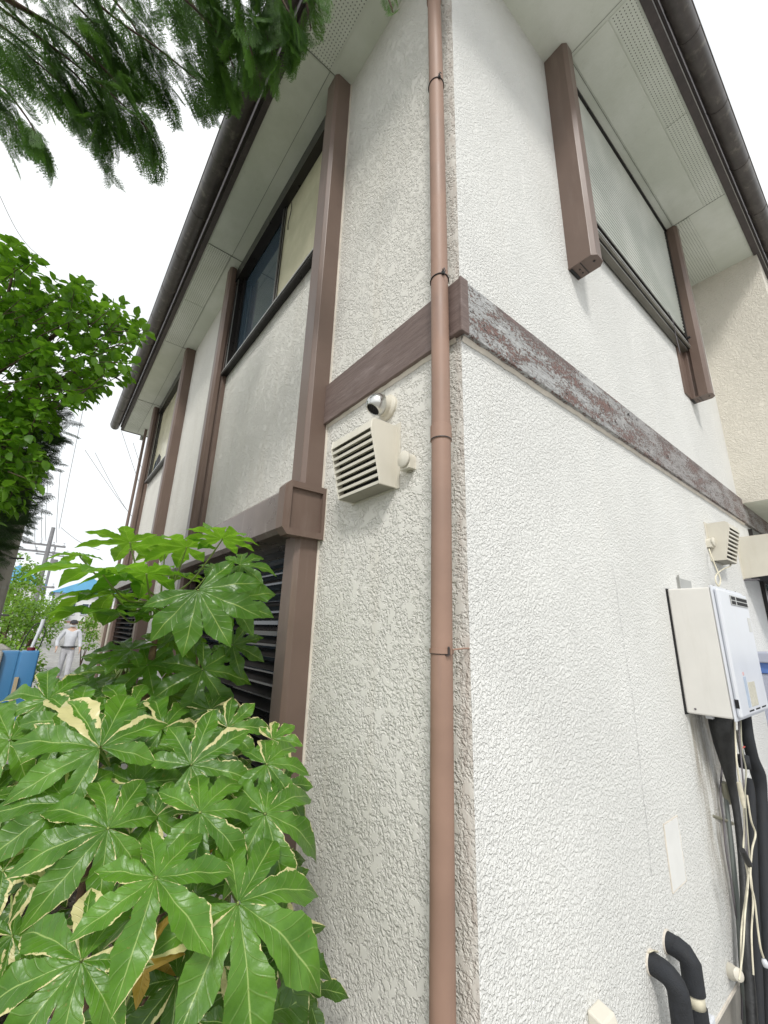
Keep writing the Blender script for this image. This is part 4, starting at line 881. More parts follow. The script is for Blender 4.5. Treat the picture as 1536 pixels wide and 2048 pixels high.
# ------------------------------------------------------------------ leaf materials
def leafmat(name, dark, light, trans, vary=0., rough=.33, cream=(.66, .60, .30), vein=(.36, .47, .12), tr=.32, uv=True):
    g = NG(name); p = g.pos(obj=False)
    n = g.noise(p, 9, 4, .6); c = g.mix(g.mr(n, .3, .7), dark, light)
    if uv:
        u = g.n('ShaderNodeUVMap'); u.uv_map = 'lobe'; sx = g.n('ShaderNodeSeparateXYZ'); g.l(u.outputs['UV'], sx.inputs[0]); U, V = sx.outputs[0], sx.outputs[1]
        au = g.math('ABSOLUTE', U)
        ta = g.n('ShaderNodeAttribute'); ta.attribute_name = 'tone'; tone = g.math('ADD', ta.outputs['Fac'], 0)
        # light and shade painted per leaf: lit ones brighter, buried ones darker
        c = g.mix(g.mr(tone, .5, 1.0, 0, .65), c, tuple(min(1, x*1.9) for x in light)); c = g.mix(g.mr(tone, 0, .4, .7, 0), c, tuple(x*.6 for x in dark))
        # side veins: herringbone
        ph = g.math('ADD', g.math('SUBTRACT', g.math('MULTIPLY', V, 9.0), g.math('MULTIPLY', au, 1.9)), g.math('MULTIPLY', g.math('MULTIPLY', au, au), .5)); fr = g.math('ABSOLUTE', g.math('SUBTRACT', g.math('FRACT', ph), .5))
        sv = g.mr(fr, .40, .5, 0, .28); c = g.mix(sv, c, tuple(x*.75 for x in vein))
        if vary > 0:
            va = g.n('ShaderNodeAttribute'); va.attribute_name = 'cream'
            nn = g.noise(p, 30, 5, .7, .4); sg = g.math('MULTIPLY', U, .35); f = g.math('ADD', g.math('MULTIPLY', g.math('SUBTRACT', nn, .5), 1.3), g.math('SUBTRACT', g.math('ADD', g.math('ADD', au, sg), va.outputs['Fac']), 1.22)); f = g.math('ADD', f, g.mr(V, .80, 1.0, 0, .22))
            f = g.mr(f, .0, .05); c = g.mix(f, c, cream)
            c = g.mix(g.math('MULTIPLY', g.mr(g.noise(p, 60, 4, .7), .66, .70), .5), c, (.25, .16, .05))
        mv = g.mr(au, .012, .052, 1, 0); c = g.mix(mv, c, vein)
        c = g.mix(g.mr(g.noise(p, 75, 4, .75), .70, .73, 0, .8), c, (.16, .10, .03))
        h = g.math('ADD', g.math('MULTIPLY', sv, -.6), g.math('MULTIPLY', g.noise(p, 45, 3), .6)); h = g.math('ADD', h, g.math('MULTIPLY', g.noise(p, 18, 1), 2.0)); g.bump(h, .0035)
    g.set(c, rough, 0, .5); tb = g.n('ShaderNodeBsdfTranslucent'); g.l(g.mix(.65, c, trans), tb.inputs['Color'])
    ms = g.n('ShaderNodeMixShader'); ms.inputs[0].default_value = tr; g.l(g.b.outputs[0], ms.inputs[1]); g.l(tb.outputs[0], ms.inputs[2]); g.l(ms.outputs[0], g.out.inputs['Surface'])
    return g.m
MAT['fatsia'] = leafmat('variegated_fatsia_leaf', (.036, .110, .009), (.096, .225, .018), (.26, .50, .03), 1., .36, vein=(.30, .42, .12), tr=.26)
MAT['fatsiaG'] = leafmat('green_fatsia_leaf', (.036, .105, .012), (.080, .195, .020), (.34, .66, .03), 0., .30, tr=.45)
MAT['yellowleaf'] = leafmat('yellowing_fatsia_leaf', (.38, .24, .03), (.50, .33, .05), (.5, .35, .05), 0., .5, vein=(.5, .4, .12))
MAT['petiole'] = simple('leaf_stalk', (.20, .26, .07), .45, 0, .15, 10.)
MAT['stem'] = simple('ringed_brown_stem', (.15, .095, .055), .8, 0, .3, 40., .004, 90.)
class Leaves:
    def __init__(s): s.v = []; s.f = []; s.uv = []; s.cream = []; s.tone = []
    def leaf(s, c, nrm, ax, R, nl=8, cream=0., tone=.5, droop=.25, seed=0, gap=70, wid=1.0, cup=.12):
        rr = random.Random(seed); c = Vector(c); n = Vector(nrm).normalized(); ax = Vector(ax); ax = (ax-n*ax.dot(n)).normalized(); sd = n.cross(ax)
        span = math.radians(360-gap); half = span/(nl-1)/2 if nl > 1 else .5
        rs = .36; NR = 17; NC = 4
        for k in range(nl):
            th = -span/2+span*k/(nl-1); m = abs(th)/(span/2)
            L = R*(1.0-.30*m**1.6)*rr.uniform(.92, 1.06); d = ax*math.cos(th)+sd*math.sin(th); q = -ax*math.sin(th)+sd*math.cos(th)
            W = .195*L*wid*rr.uniform(.9, 1.12)*(1-.10*m); cv = rr.uniform(-.10, .10)*L; dr = droop*rr.uniform(.7, 1.35); crm = (rr.uniform(.35, .95) if rr.random() < .40*cream else rr.uniform(-.24, -.01))*min(1, cream*2); tw = rr.uniform(-.35, .35); ph = rr.uniform(0, 6)
            r_in = rs*R*.95; b0 = len(s.v)
            for i in range(NR+1):
                r_ = R*.02 if i == 0 else (r_in*(i/5) if i <= 5 else r_in+(L-r_in)*((i-5)/(NR-5))); t = r_/L
                if i <= 5: w0 = r_*math.tan(half)*1.0
                lim = r_*math.tan(half)
                u = max(0, (t-.30)/.70)
                if u < .50: a_ = u/.50; prof = W*(.52+.48*(3*a_*a_-2*a_**3))
                else: a_ = (u-.50)/.50; prof = W*max(0, (1-a_**1.7))*(1-.25*a_)
                w_ = lim if i <= 4 else min(lim, prof) 
                if i == 5: w_ = min(lim, (lim+prof)/2)
                if i >= 6: w_ *= (1.0+.035*((i % 2)-.5)*2*(1 if u < .9 else .3))
                bend = cv*max(0, t-.3)**1.5
                for j in range(-NC, NC+1):
                    x = j/NC; pp = d*r_+q*(x*w_+bend)
                    zz = -dr*R*(.55*(r_/R)**2+.55*(r_/R)**4) + cup*R*min(1, t*2)*0 + abs(x)*w_*(.30+.12*math.sin(t*22+ph)) + math.sin(t*15+ph+x)*w_*.10 + x*w_*tw*max(0, t-.3)
                    if i <= 4 and abs(j) == NC: zz = -dr*R*(r_/R)**2*.9+.3*w_*.8
                    s.v.append(tuple(c+pp+n*zz)); s.uv.append((x, t)); s.cream.append(crm if i > 3 else crm*.5); s.tone.append(tone)
            m_ = 2*NC+1
            for i in range(NR):
                for j in range(2*NC): s.f.append((b0+i*m_+j, b0+i*m_+j+1, b0+(i+1)*m_+j+1, b0+(i+1)*m_+j))
    def build(s, name, mat, parent):
        me = bpy.data.meshes.new(name); me.from_pydata(s.v, [], s.f); me.update(); me.materials.append(mat)
        ul = me.uv_layers.new(name='lobe'); idx = np.empty(len(me.loops), dtype=np.int32); me.loops.foreach_get('vertex_index', idx)
        ul.data.foreach_set('uv', np.array(s.uv, dtype=np.float32)[idx].ravel())
        a = me.attributes.new('cream', 'FLOAT', 'POINT'); a.data.foreach_set('value', np.array(s.cream, dtype=np.float32))
        a = me.attributes.new('tone', 'FLOAT', 'POINT'); a.data.foreach_set('value', np.array(s.tone, dtype=np.float32))
        me.polygons.foreach_set('use_smooth', [True]*len(me.polygons)); o = bpy.data.objects.new(name, me); COL.objects.link(o)
        o.parent = parent; o.matrix_parent_inverse = parent.matrix_world.inverted(); return o
def imgdir(ang): a = math.radians(ang); return RIGHT*math.cos(a)-UP*math.sin(a)      # 0 right, 90 down in the photo
def plant(name, base, label, cat, leaves, apexes, mat, stems, yellow=(), seed=1):
    root = empty(name, base, label, cat); rr = random.Random(seed); LV = Leaves(); pt = MB(); YL = Leaves()
    for k, rec in enumerate(leaves):
        px, py, zc, rpx, ang, nl, crm, tone, tilt, ap = rec[:10]; nl = min(nl, 7 if k % 3 else 8); gap = rec[10] if len(rec) > 10 else rr.uniform(55, 95)
        c = at(px, py, zc); R = rpx*zc/F; tocam = (CAM-c).normalized()
        n = (Vector((0, 0, 1))*(1-tilt)+tocam*tilt)+Vector((rr.uniform(-.12, .12), rr.uniform(-.12, .12), 0)); n.normalize()
        d = imgdir(ang); T = YL if k in yellow else LV
        # correct the foreshortening along the view so the leaf spans the photo's size
        T.leaf(c, n, d-n*d.dot(n), R*.99, nl, crm, tone, (rr.uniform(.15, .75) if yellow else rr.uniform(.08, .35)), seed*100+k, gap=gap, wid=rr.uniform(.95, 1.2))
        a = apexes[ap]; dn = -n*.02*1; mid = c.lerp(a, .45)+Vector((0, 0, -.03))-n*.03
        pt.tube(spline([c+n*.002, c-n*.015+(a-c).normalized()*.02, mid, a], 5), [.0028]*6+[.0034]*5+[.0045]*5, 7)
    LV.build('foliage', mat, root); pt.build('leaf_stalks', MAT['petiole'], root, smooth=True)
    if YL.v: o = YL.build('foliage', MAT['yellowleaf'], root); tag(o, 'withered yellow leaves')
    for sp in stems:
        pts = spline(sp, 8); mb = MB(); rs = [.015+.004*(i % 3 == 0)-.004*i/len(pts) for i in range(len(pts))]; mb.tube(pts, rs, 12); mb.build('stem', MAT['stem'], root, smooth=True)
    return root
# variegated shrub in front
A1 = at(262, 1715, 1.22); A2 = at(455, 1765, 1.32); A3_ = at(335, 1610, 1.62); A4 = at(160, 2150, 1.0); A5 = at(40, 1560, 1.6); A6 = at(330, 2060, 1.2)
ap = [A1, A2, A3_, A4, A5, A6]
LVS = [ # px, py, depth, radius px, main lobe direction, lobes, cream, tone, tilt to camera, apex
 (163, 1922, .74, 188, 125, 9, .75, .62, .62, 3), (312, 1756, .84, 178, 82, 8, .55, .66, .60, 0), (476, 1806, .90, 215, 48, 9, .65, .60, .62, 1),
 (216, 1657, .96, 158, 165, 8, .35, .58, .62, 0), (400, 1625, 1.02, 150, -40, 8, .45, .60, .62, 1), (310, 1635, 1.05, 100, 30, 7, .45, .55, .6, 0),
 (272, 1570, 1.16, 112, -62, 7, .6, .50, .6, 2), (382, 1530, 1.18, 138, -50, 8, .45, .56, .6, 2), (200, 1495, 1.12, 168, -100, 9, .55, .60, .6, 2),
 (135, 1607, 1.02, 140, 205, 8, .55, .55, .6, 0), (325, 1458, 1.38, 112, -85, 8, .75, .55, .6, 2), (530, 1628, 1.10, 152, 12, 8, .6, .58, .6, 1),
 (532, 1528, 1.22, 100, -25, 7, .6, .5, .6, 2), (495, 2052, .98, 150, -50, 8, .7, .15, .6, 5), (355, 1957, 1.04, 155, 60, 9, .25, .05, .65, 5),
 (6, 1742, .92, 120, -75, 6, 1.5, .6, .55, 0), (-35, 2030, .72, 150, -160, 7, .6, .5, .6, 3), (60, 1625, 1.25, 110, 180, 7, .4, .45, .6, 4),
 (95, 1400, 1.42, 118, 200, 7, .2, .62, .62, 4), (150, 1440, 1.35, 105, -120, 8, .5, .6, .6, 4), (20, 1480, 1.30, 130, 170, 8, .35, .60, .6, 4),
 (255, 1425, 1.45, 95, -100, 7, .6, .5, .6, 2), (455, 1455, 1.42, 85, -20, 7, .35, .45, .6, 2), (50, 1545, 1.4, 110, 150, 7, .3, .4, .6, 4),
 (560, 1575, 1.3, 80, 20, 6, .6, .4, .6, 2), (560, 1900, 1.12, 115, 75, 7, .7, .1, .6, 1), (610, 1980, 1.2, 90, 60, 6, .3, .1, .6, 5),
 (295, 1905, 1.02, 80, 100, 3, 0., .5, .6, 3), (320, 1960, 1.08, 75, 95, 2, 0., .5, .6, 3), (400, 1690, 1.35, 60, 90, 3, 0, .4, .5, 1),
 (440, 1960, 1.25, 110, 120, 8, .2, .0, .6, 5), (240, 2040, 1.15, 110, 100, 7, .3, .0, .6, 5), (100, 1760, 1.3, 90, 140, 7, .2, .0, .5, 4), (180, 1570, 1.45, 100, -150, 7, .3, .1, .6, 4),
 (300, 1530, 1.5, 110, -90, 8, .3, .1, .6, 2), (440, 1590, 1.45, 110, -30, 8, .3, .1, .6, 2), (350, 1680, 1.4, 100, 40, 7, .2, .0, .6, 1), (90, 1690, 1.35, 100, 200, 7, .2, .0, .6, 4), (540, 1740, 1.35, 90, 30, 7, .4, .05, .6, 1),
 (-30, 1600, 1.2, 110, 180, 7, .5, .5, .6, 4), (130, 1520, 1.5, 100, 180, 7, .3, .2, .6, 4), (420, 1420, 1.6, 90, -60, 7, .3, .1, .6, 2)]
r9 = random.Random(77)
for q in range(26):                          # smaller leaves filling the mound between the large ones
    x, y = r9.uniform(10, 570), r9.uniform(1440, 1890)
    ai = 4 if x < 120 else (2 if y < 1600 else (1 if x > 360 else 0))
    LVS.append((x, y, (1.12 if y > 1650 else 1.3)+r9.uniform(-.06, .18), r9.uniform(62, 100), r9.uniform(-180, 180), 7, r9.uniform(.3, .9), r9.uniform(.25, .75), r9.uniform(.5, .66), ai))
g0 = at(300, 1900, 1.5); bz_ = GZ
plant('variegated_fatsia', (g0.x, g0.y, GZ), 'broad leaved shrub with glossy green leaves edged in cream, in front of the wall', 'shrub', LVS, ap, MAT['fatsia'],
      [[(A1.x-.2, A1.y+.15, GZ), (A1.x-.12, A1.y+.1, -1.0), A1], [(A2.x-.3, A2.y+.05, GZ), (A2.x-.1, A2.y+.05, -1.1), A2], [(A3_.x-.1, A3_.y, GZ), (A3_.x, A3_.y+.04, -.9), A3_], [(A5.x, A5.y, GZ), A5.lerp(Vector((A5.x, A5.y, GZ)), .4), A5], [(A6.x-.2, A6.y+.1, GZ), A6], [(A4.x-.2, A4.y, GZ), A4]], (27, 28, 29), 3)
# green shrub behind, seen from below
B1 = at(322, 1200, 1.86); B2 = at(250, 1330, 1.9); B3_ = at(400, 1300, 1.9)
LG = [(444, 1078, 1.62, 92, -75, 8, 0, .95, -.35, 0), (373, 1095, 1.66, 92, -125, 8, 0, .95, -.35, 0), (293, 1148, 1.55, 122, -120, 8, 0, .9, -.30, 0), (205, 1142, 1.5, 125, 178, 8, 0, .85, -.10, 0),
      (260, 1085, 1.72, 95, -165, 8, 0, .9, -.3, 0), (396, 1180, 1.45, 142, 62, 7, 0, .55, .72, 0, 150), (462, 1200, 1.62, 100, -12, 8, 0, .5, .65, 0), (405, 1339, 1.70, 112, 68, 9, 0, .2, .65, 2),
      (425, 1135, 1.80, 62, -60, 7, 0, .6, .3, 0), (240, 1226, 1.58, 138, 176, 7, 0, .45, .02, 0), (225, 1188, 1.66, 118, -176, 7, 0, .5, -.06, 0), (262, 1300, 1.70, 90, 165, 8, 0, .4, .30, 1),
      (205, 1385, 1.60, 100, -172, 8, 0, .45, .35, 1), (295, 1330, 1.75, 80, 100, 6, 0, .7, .6, 1), (340, 1280, 1.9, 80, 60, 7, 0, .25, .5, 0), (180, 1372, 1.7, 80, 180, 7, 0, .4, .3, 1),
      (350, 1150, 1.9, 80, -90, 8, 0, .4, -.2, 0), (300, 1215, 1.75, 70, 150, 7, 0, .4, .3, 0), (480, 1130, 1.75, 70, -20, 7, 0, .35, .5, 0), (330, 1100, 1.9, 75, -100, 8, 0, .7, -.3, 0), (160, 1110, 1.6, 60, -165, 6, 0, .8, .0, 0),
      (340, 1390, 1.85, 85, 40, 8, 0, .05, .6, 2), (270, 1390, 1.8, 80, 120, 7, 0, .1, .5, 1), (230, 1340, 1.95, 80, -120, 7, 0, .1, .4, 1), (150, 1395, 1.7, 90, 200, 7, 0, .3, .5, 1), (380, 1240, 1.95, 80, 20, 7, 0, .1, .5, 0), (465, 1290, 1.85, 70, 30, 7, 0, .1, .6, 2)]
gb = Vector((B1.x-.1, B1.y, GZ))
plant('green_fatsia', gb, 'tall plain green broad leaved shrub in front of the slatted window', 'shrub', LG, [B1, B2, B3_], MAT['fatsiaG'],
      [[gb, (B1.x-.06, B1.y, -.8), (B1.x+.01, B1.y, -.25), B1], [(B2.x-.1, B2.y, GZ), (B2.x, B2.y, -.7), B2], [(B3_.x-.05, B3_.y-.03, GZ), (B3_.x, B3_.y, -.8), B3_]], (), 11)
# ------------------------------------------------------------------ conifer sprays
def mesh_np(name, V, Fq, mat, parent, smooth=False):
    me = bpy.data.meshes.new(name); nv, nf = len(V), len(Fq); me.vertices.add(nv); me.vertices.foreach_set('co', np.asarray(V, dtype=np.float32).ravel())
    k = Fq.shape[1]; me.loops.add(nf*k); me.loops.foreach_set('vertex_index', Fq.astype(np.int32).ravel()); me.polygons.add(nf)
    me.polygons.foreach_set('loop_start', np.arange(0, nf*k, k, dtype=np.int32)); me.update(calc_edges=True); me.validate(); me.materials.append(mat)
    o = bpy.data.objects.new(name, me); COL.objects.link(o)
    if parent: o.parent = parent; o.matrix_parent_inverse = parent.matrix_world.inverted()
    return o
def make_spray(seed):
    rr = random.Random(seed); V = []; Fc = []
    def rib(a, b, w, z):
        dx, dy = b[0]-a[0], b[1]-a[1]; l = math.hypot(dx, dy) or 1; nx, ny = -dy/l*w, dx/l*w; i = len(V); mx, my = a[0]+dx*.45, a[1]+dy*.45
        V.extend([(a[0], a[1], z), (mx+nx, my+ny, z-.004), (b[0], b[1], z-.010), (mx-nx, my-ny, z-.004)]); Fc.append((i, i+1, i+2, i+3))
    def twig(p, ang, L, lvl, z):
        q = (p[0]+math.cos(ang)*L, p[1]+math.sin(ang)*L); rib(p, q, {0: .010, 1: .009, 2: .0085, 3: .0085}[lvl], z)
        if lvl >= 3 or L < .022: return
        n = {0: 13, 1: 7, 2: 4}[lvl]
        for k in range(n):
            t = (k+.7)/(n+.4); s = 1 if (k+lvl) % 2 else -1
            base = (p[0]+(q[0]-p[0])*t, p[1]+(q[1]-p[1])*t)
            for s_ in ((1, -1) if lvl == 0 else (s,)):
                l2 = L*(.54 if lvl == 0 else .48)*(1-.72*t*(1 if lvl else t)) * rr.uniform(.8, 1.15)
                if lvl == 0: l2 *= min(1, .45+t*2.2)
                twig(base, ang+s_*rr.uniform(.55, .85), l2, lvl+1, z-.03*abs(s_)*lvl*.3)
    twig((0, 0), 0, 1.0, 0, 0); V = np.array(V); V[:, 2] -= .16*(V[:, 0]**2)+.25*V[:, 1]**2; return V, np.array(Fc)
SPR = [make_spray(s) for s in (1, 2, 3)]
def sprays(items):
    Vs, Fs, off = [], [], 0
    for k, (pos, d, up, L) in enumerate(items):
        v, f = SPR[k % 3]; d = Vector(d).normalized(); up = Vector(up); up = (up-d*up.dot(d)).normalized(); s = up.cross(d)
        Mx = np.array([[d.x, s.x, up.x], [d.y, s.y, up.y], [d.z, s.z, up.z]]); Vs.append((v*L)@Mx.T+np.array(pos)); Fs.append(f+off); off += len(v)
    return np.concatenate(Vs), np.concatenate(Fs)
MAT['cypress'] = leafmat('cypress_scale_foliage', (.035, .095, .018), (.085, .20, .025), (.20, .42, .04), 0, .6, tr=.35, uv=False)
MAT['cypressD'] = leafmat('dark_cypress_foliage', (.026, .062, .020), (.055, .12, .028), (.07, .15, .02), 0, .65, tr=.2, uv=False)
MAT['bark'] = simple('red_brown_bark', (.10, .065, .045), .9, 0, .3, 12., .01, 40.)
rr = random.Random(21)
BR = [ # branch paths in the photo with depth, droop, half width px, count, length m
 ([(-160, -110, 2.5), (20, 30, 2.4), (190, 160, 2.35), (300, 262, 2.3)], 62, 34, .22), ([(-160, 60, 2.4), (-20, 150, 2.4), (50, 230, 2.35), (80, 285, 2.3)], 60, 26, .2),
 ([(60, -120, 2.3), (210, 20, 2.3), (320, 100, 2.3), (400, 165, 2.25)], 62, 34, .2), ([(-60, -60, 2.6), (90, 90, 2.55), (170, 170, 2.5), (225, 250, 2.5)], 62, 32, .2),
 ([(230, -130, 2.2), (350, -20, 2.2), (430, 60, 2.15), (470, 140, 2.1)], 55, 32, .2), ([(-170, -20, 2.7), (-20, 60, 2.65), (80, 130, 2.6), (150, 200, 2.6)], 62, 30, .21),
 ([(380, -150, 2.0), (440, -50, 1.98), (480, 30, 1.95), (505, 110, 1.9)], 42, 36, .17), ([(470, -150, 1.95), (530, -60, 1.9), (570, 10, 1.88), (600, 70, 1.85)], 40, 36, .15), ([(420, -120, 2.1), (500, -20, 2.05), (530, 60, 2.0), (545, 110, 1.95)], 42, 30, .16),
 ([(-100, 160, 2.5), (-20, 200, 2.5), (20, 240, 2.5), (40, 265, 2.45)], 50, 16, .18), ([(140, -100, 2.5), (260, 40, 2.5), (290, 110, 2.5), (330, 170, 2.5)], 60, 28, .2),
 ([(-40, 20, 2.6), (100, 130, 2.6), (160, 220, 2.55), (200, 290, 2.5)], 60, 30, .2), ([(120, 60, 2.4), (220, 150, 2.4), (270, 220, 2.4), (310, 290, 2.4)], 60, 30, .2), ([(330, -60, 2.4), (400, 30, 2.35), (440, 110, 2.3), (455, 175, 2.3)], 60, 28, .2), ([(560, -150, 1.95), (590, -70, 1.92), (612, 0, 1.9), (622, 60, 1.88)], 40, 30, .14),
  ([(740, -90, 1.9), (762, -40, 1.9), (778, 0, 1.9), (786, 25, 1.88)], 14, 6, .10), ([(0, -130, 2.4), (120, -20, 2.4), (190, 50, 2.4), (240, 110, 2.4)], 62, 32, .22), ([(300, -150, 2.6), (380, -60, 2.6), (420, 0, 2.55), (440, 60, 2.5)], 55, 30, .2)]
T0 = Vector((-1.3, -2.3, 0))
ct = empty('cypress_tree', (T0.x, T0.y, GZ), 'overhanging cypress with lacy drooping sprays across the top left sky', 'tree')
items = []; wood = MB()
for bi, (path, hw, cnt, L) in enumerate(BR):
    cnt = int(cnt*(1.5 if bi != 15 else 1)); L *= 1.02
    P3 = spline([at(*p) for p in path], 8); n = len(P3)
    wood.tube([T0+Vector((0, 0, P3[0].z-.5)), P3[0]]+P3[1:], [.03]+[.009-.0065*i/n for i in range(n)], 6)
    for k in range(cnt):
        t = (k+rr.random())/cnt; i = min(n-2, int(t**.8*(n-1))); c = P3[i].lerp(P3[i+1], rr.random()); d = (P3[i+1]-P3[i]).normalized()
        side = d.cross(Vector((0, 0, 1))).normalized()*(1 if k % 2 else -1); off = rr.random()**1.3*(.34 if bi != 15 else .04)*(1-.6*t); c = c+side*off-d*off*.6+Vector((0, 0, rr.uniform(-.05, .05))); a = rr.uniform(-.2, 1.15) if t < .93 else rr.uniform(0, .3)
        dd = d*math.cos(a)+side*math.sin(a)+Vector((0, 0, -rr.uniform(.05, .75 if bi in (6, 7, 8, 14, 15) else .2)))
        up = Vector((rr.uniform(-.35, .35), rr.uniform(-.35, .35), 1)) if rr.random() < .72 else Vector((rr.uniform(-1, 1), rr.uniform(-1, 1), .4))
        items.append((tuple(c), dd, up, L*rr.uniform(.75, 1.25)*(1.1-.35*t)))
V, Fq = sprays(items); mesh_np('foliage', V, Fq, MAT['cypress'], ct)
wood.build('branches', MAT['bark'], ct, smooth=True)
MB().tube([(T0.x, T0.y, GZ), (T0.x+.02, T0.y, 1), (T0.x, T0.y+.03, 5.5)], [.13, .10, .03], 14).build('trunk', MAT['bark'], ct, smooth=True)
# dark conifer hedge tree at mid left
c0 = at(-140, 1000, 3.6); hc = empty('conifer', (c0.x, c0.y, GZ), 'dark shaggy conifer with bristly sprays at the left edge below the leafy tree', 'conifer')
items = []; rr = random.Random(5); wood = MB().tube([(c0.x, c0.y, GZ), (c0.x, c0.y, 2.2)], [.09, .04], 12)
edge = [(840, 150), (900, 125), (960, 100), (1000, 85), (1040, 75), (1080, 55), (1110, 30), (1135, 5), (1160, -30)]
for k in range(330):
    y = rr.uniform(820, 1150); xe = 0
    for (ya, xa), (yb, xb) in zip(edge, edge[1:]):
        if ya <= y <= yb: xe = xa+(xb-xa)*(y-ya)/(yb-ya)
    if y < 840: xe = 150
    x = xe-30-abs(rr.gauss(0, 1))*70; zc = 3.4+rr.uniform(-.45, .45)
    if x < -190: continue
    d = imgdir(rr.uniform(-50, 35))+FWD*rr.uniform(-.5, .3); L = .17*rr.uniform(.7, 1.3)
    items.append((tuple(at(x, y, zc)), d, Vector((rr.uniform(-.6, .6), rr.uniform(-.6, .6), 1)), L))
V, Fq = sprays(items); mesh_np('foliage', V, Fq, MAT['cypressD'], hc); wood.build('trunk', MAT['bark'], hc, smooth=True)
# ------------------------------------------------------------------ broadleaf tree
def leafquads(pos, dirs, ups, sizes, wid=.36):
    # an eight-vertex folded oval leaf for each entry
    prof = [(0, 0), (.28, .80), (.60, .92), (1.0, 0)]
    n = len(pos); P_, D_, U_ = map(lambda a: np.asarray(a, dtype=float), (pos, dirs, ups)); S_ = np.asarray(sizes)[:, None]
    D_ /= np.linalg.norm(D_, axis=1)[:, None]; U_ -= D_*np.sum(U_*D_, axis=1)[:, None]; U_ /= np.linalg.norm(U_, axis=1)[:, None]; Q_ = np.cross(U_, D_)
    def pt(a, b, h): return P_+(D_*a+Q_*b+U_*h)*S_
    w_ = wid
    vs = [pt(0, 0, 0), pt(.30, 0, .02), pt(.65, 0, 0), pt(1.0, 0, -.14), pt(.22, w_*.78, .10), pt(.55, w_*.95, .10), pt(.83, w_*.50, .0), pt(.22, -w_*.78, .10), pt(.55, -w_*.95, .10), pt(.83, -w_*.50, .0)]
    V = np.stack(vs, axis=1).reshape(-1, 3); base = np.arange(n)[:, None, None]*10
    f = np.array([(0, 1, 5, 4), (1, 2, 6, 5), (2, 3, 6, 6), (0, 7, 8, 1), (1, 8, 9, 2), (2, 9, 3, 3)])
    quads = np.array([(0, 1, 5, 4), (1, 2, 6, 5), (0, 7, 8, 1), (1, 8, 9, 2)]); 
    # split everything to triangles for a uniform face size
    tri = np.array([(0, 1, 4), (1, 5, 4), (1, 2, 5), (2, 6, 5), (2, 3, 6), (0, 7, 1), (1, 7, 8), (1, 8, 2), (2, 8, 9), (2, 9, 3)])
    return V, (tri[None]+base).reshape(-1, 3)
MAT['leaf'] = leafmat('bright_broadleaf', (.055, .160, .010), (.15, .33, .022), (.30, .62, .03), 0, .38, tr=.40, uv=False)
MAT['hedge'] = leafmat('hedge_leaf', (.05, .14, .015), (.17, .32, .03), (.40, .65, .05), 0, .45, tr=.3, uv=False)
def inpoly(x, y, P):
    c = False; j = len(P)-1
    for i in range(len(P)):
        if (P[i][1] > y) != (P[j][1] > y) and x < (P[j][0]-P[i][0])*(y-P[i][1])/(P[j][1]-P[i][1])+P[i][0]: c = not c
        j = i
    return c
POLY = [(-190, 430), (-60, 440), (30, 478), (70, 505), (78, 545), (120, 560), (128, 590), (155, 560), (185, 570), (200, 600), (232, 600), (262, 628), (300, 640), (300, 668), (262, 690), (272, 730), (255, 775), (210, 785), (170, 800), (140, 815), (118, 850), (85, 880), (95, 930), (60, 990), (30, 1030), (-40, 1060), (-190, 1060)]
rr = random.Random(33); pos, dirs, ups, sz = [], [], [], []; twigs = MB()
c0 = at(-260, 900, 3.2); bt = empty('broadleaf_tree', (c0.x, c0.y, GZ), 'leafy tree with bright green oval leaves beside the eave', 'tree')
hub = at(-130, 800, 3.2); cnt = 0
holes = [(rr.uniform(-60, 280), rr.uniform(480, 900), rr.uniform(8, 20)) for _ in range(20)]
while cnt < 1600:
    x, y = rr.uniform(-190, 310), rr.uniform(430, 1060)
    if not inpoly(x, y, POLY): continue
    if any((x-a)**2+(y-b)**2 < r_*r_ for a, b, r_ in holes): continue
    zc = 3.05+rr.uniform(-.50, .55); c = at(x, y, zc); out = (c-hub).normalized(); cnt += 1
    tdir = (out+Vector((rr.uniform(-.5, .5), rr.uniform(-.5, .5), rr.uniform(-.1, .7)))).normalized(); L = rr.uniform(.08, .16)
    if rr.random() < .5: twigs.tube([c-tdir*L*2.0, c-tdir*L*.5, c], [.0035, .002, .0012], 4)
    for k in range(rr.randint(4, 7)):
        a = rr.uniform(0, 6.28); o1 = tdir.orthogonal().normalized(); o2 = tdir.cross(o1)
        d = tdir*rr.uniform(.2, .9)+(o1*math.cos(a)+o2*math.sin(a))*rr.uniform(.5, 1)+Vector((0, 0, -.25))
        q = c-tdir*rr.uniform(0, L)+d*.012; pos.append(tuple(q)); dirs.append(tuple(d)); ups.append((rr.uniform(-.5, .5), rr.uniform(-.5, .5), 1)); sz.append(rr.uniform(.050, .085))
for (x, y, s) in ((300, 645, 1), (290, 665, 1), (305, 660, 1), (262, 735, 1), (262, 780, 1), (282, 640, 1), (60, 470, 1), (40, 465, 1)):
    pass
V, Fq = leafquads(pos, dirs, ups, sz); lf = mesh_np('foliage', V, Fq, MAT['leaf'], bt)
for path in ([(-260, 900, 3.2), (-60, 780, 3.1), (60, 700, 3.0), (160, 650, 3.0), (262, 655, 3.0)], [(-260, 860, 3.3), (-100, 700, 3.2), (0, 620, 3.1), (30, 520, 3.1)], [(-200, 900, 3.2), (-20, 880, 3.1), (60, 830, 3.1), (130, 790, 3.0)], [(-100, 820, 3.2), (60, 780, 3.2), (180, 740, 3.1), (240, 760, 3.05)]):
    s_ = spline([at(*p) for p in path], 6); twigs.tube(s_, [.028-.024*i/len(s_) for i in range(len(s_))], 7)
twigs.build('branches', MAT['bark'], bt, smooth=True); MB().tube([(c0.x, c0.y, GZ), (c0.x, c0.y, c0.z)], [.10, .06], 12).build('trunk', MAT['bark'], bt, smooth=True)
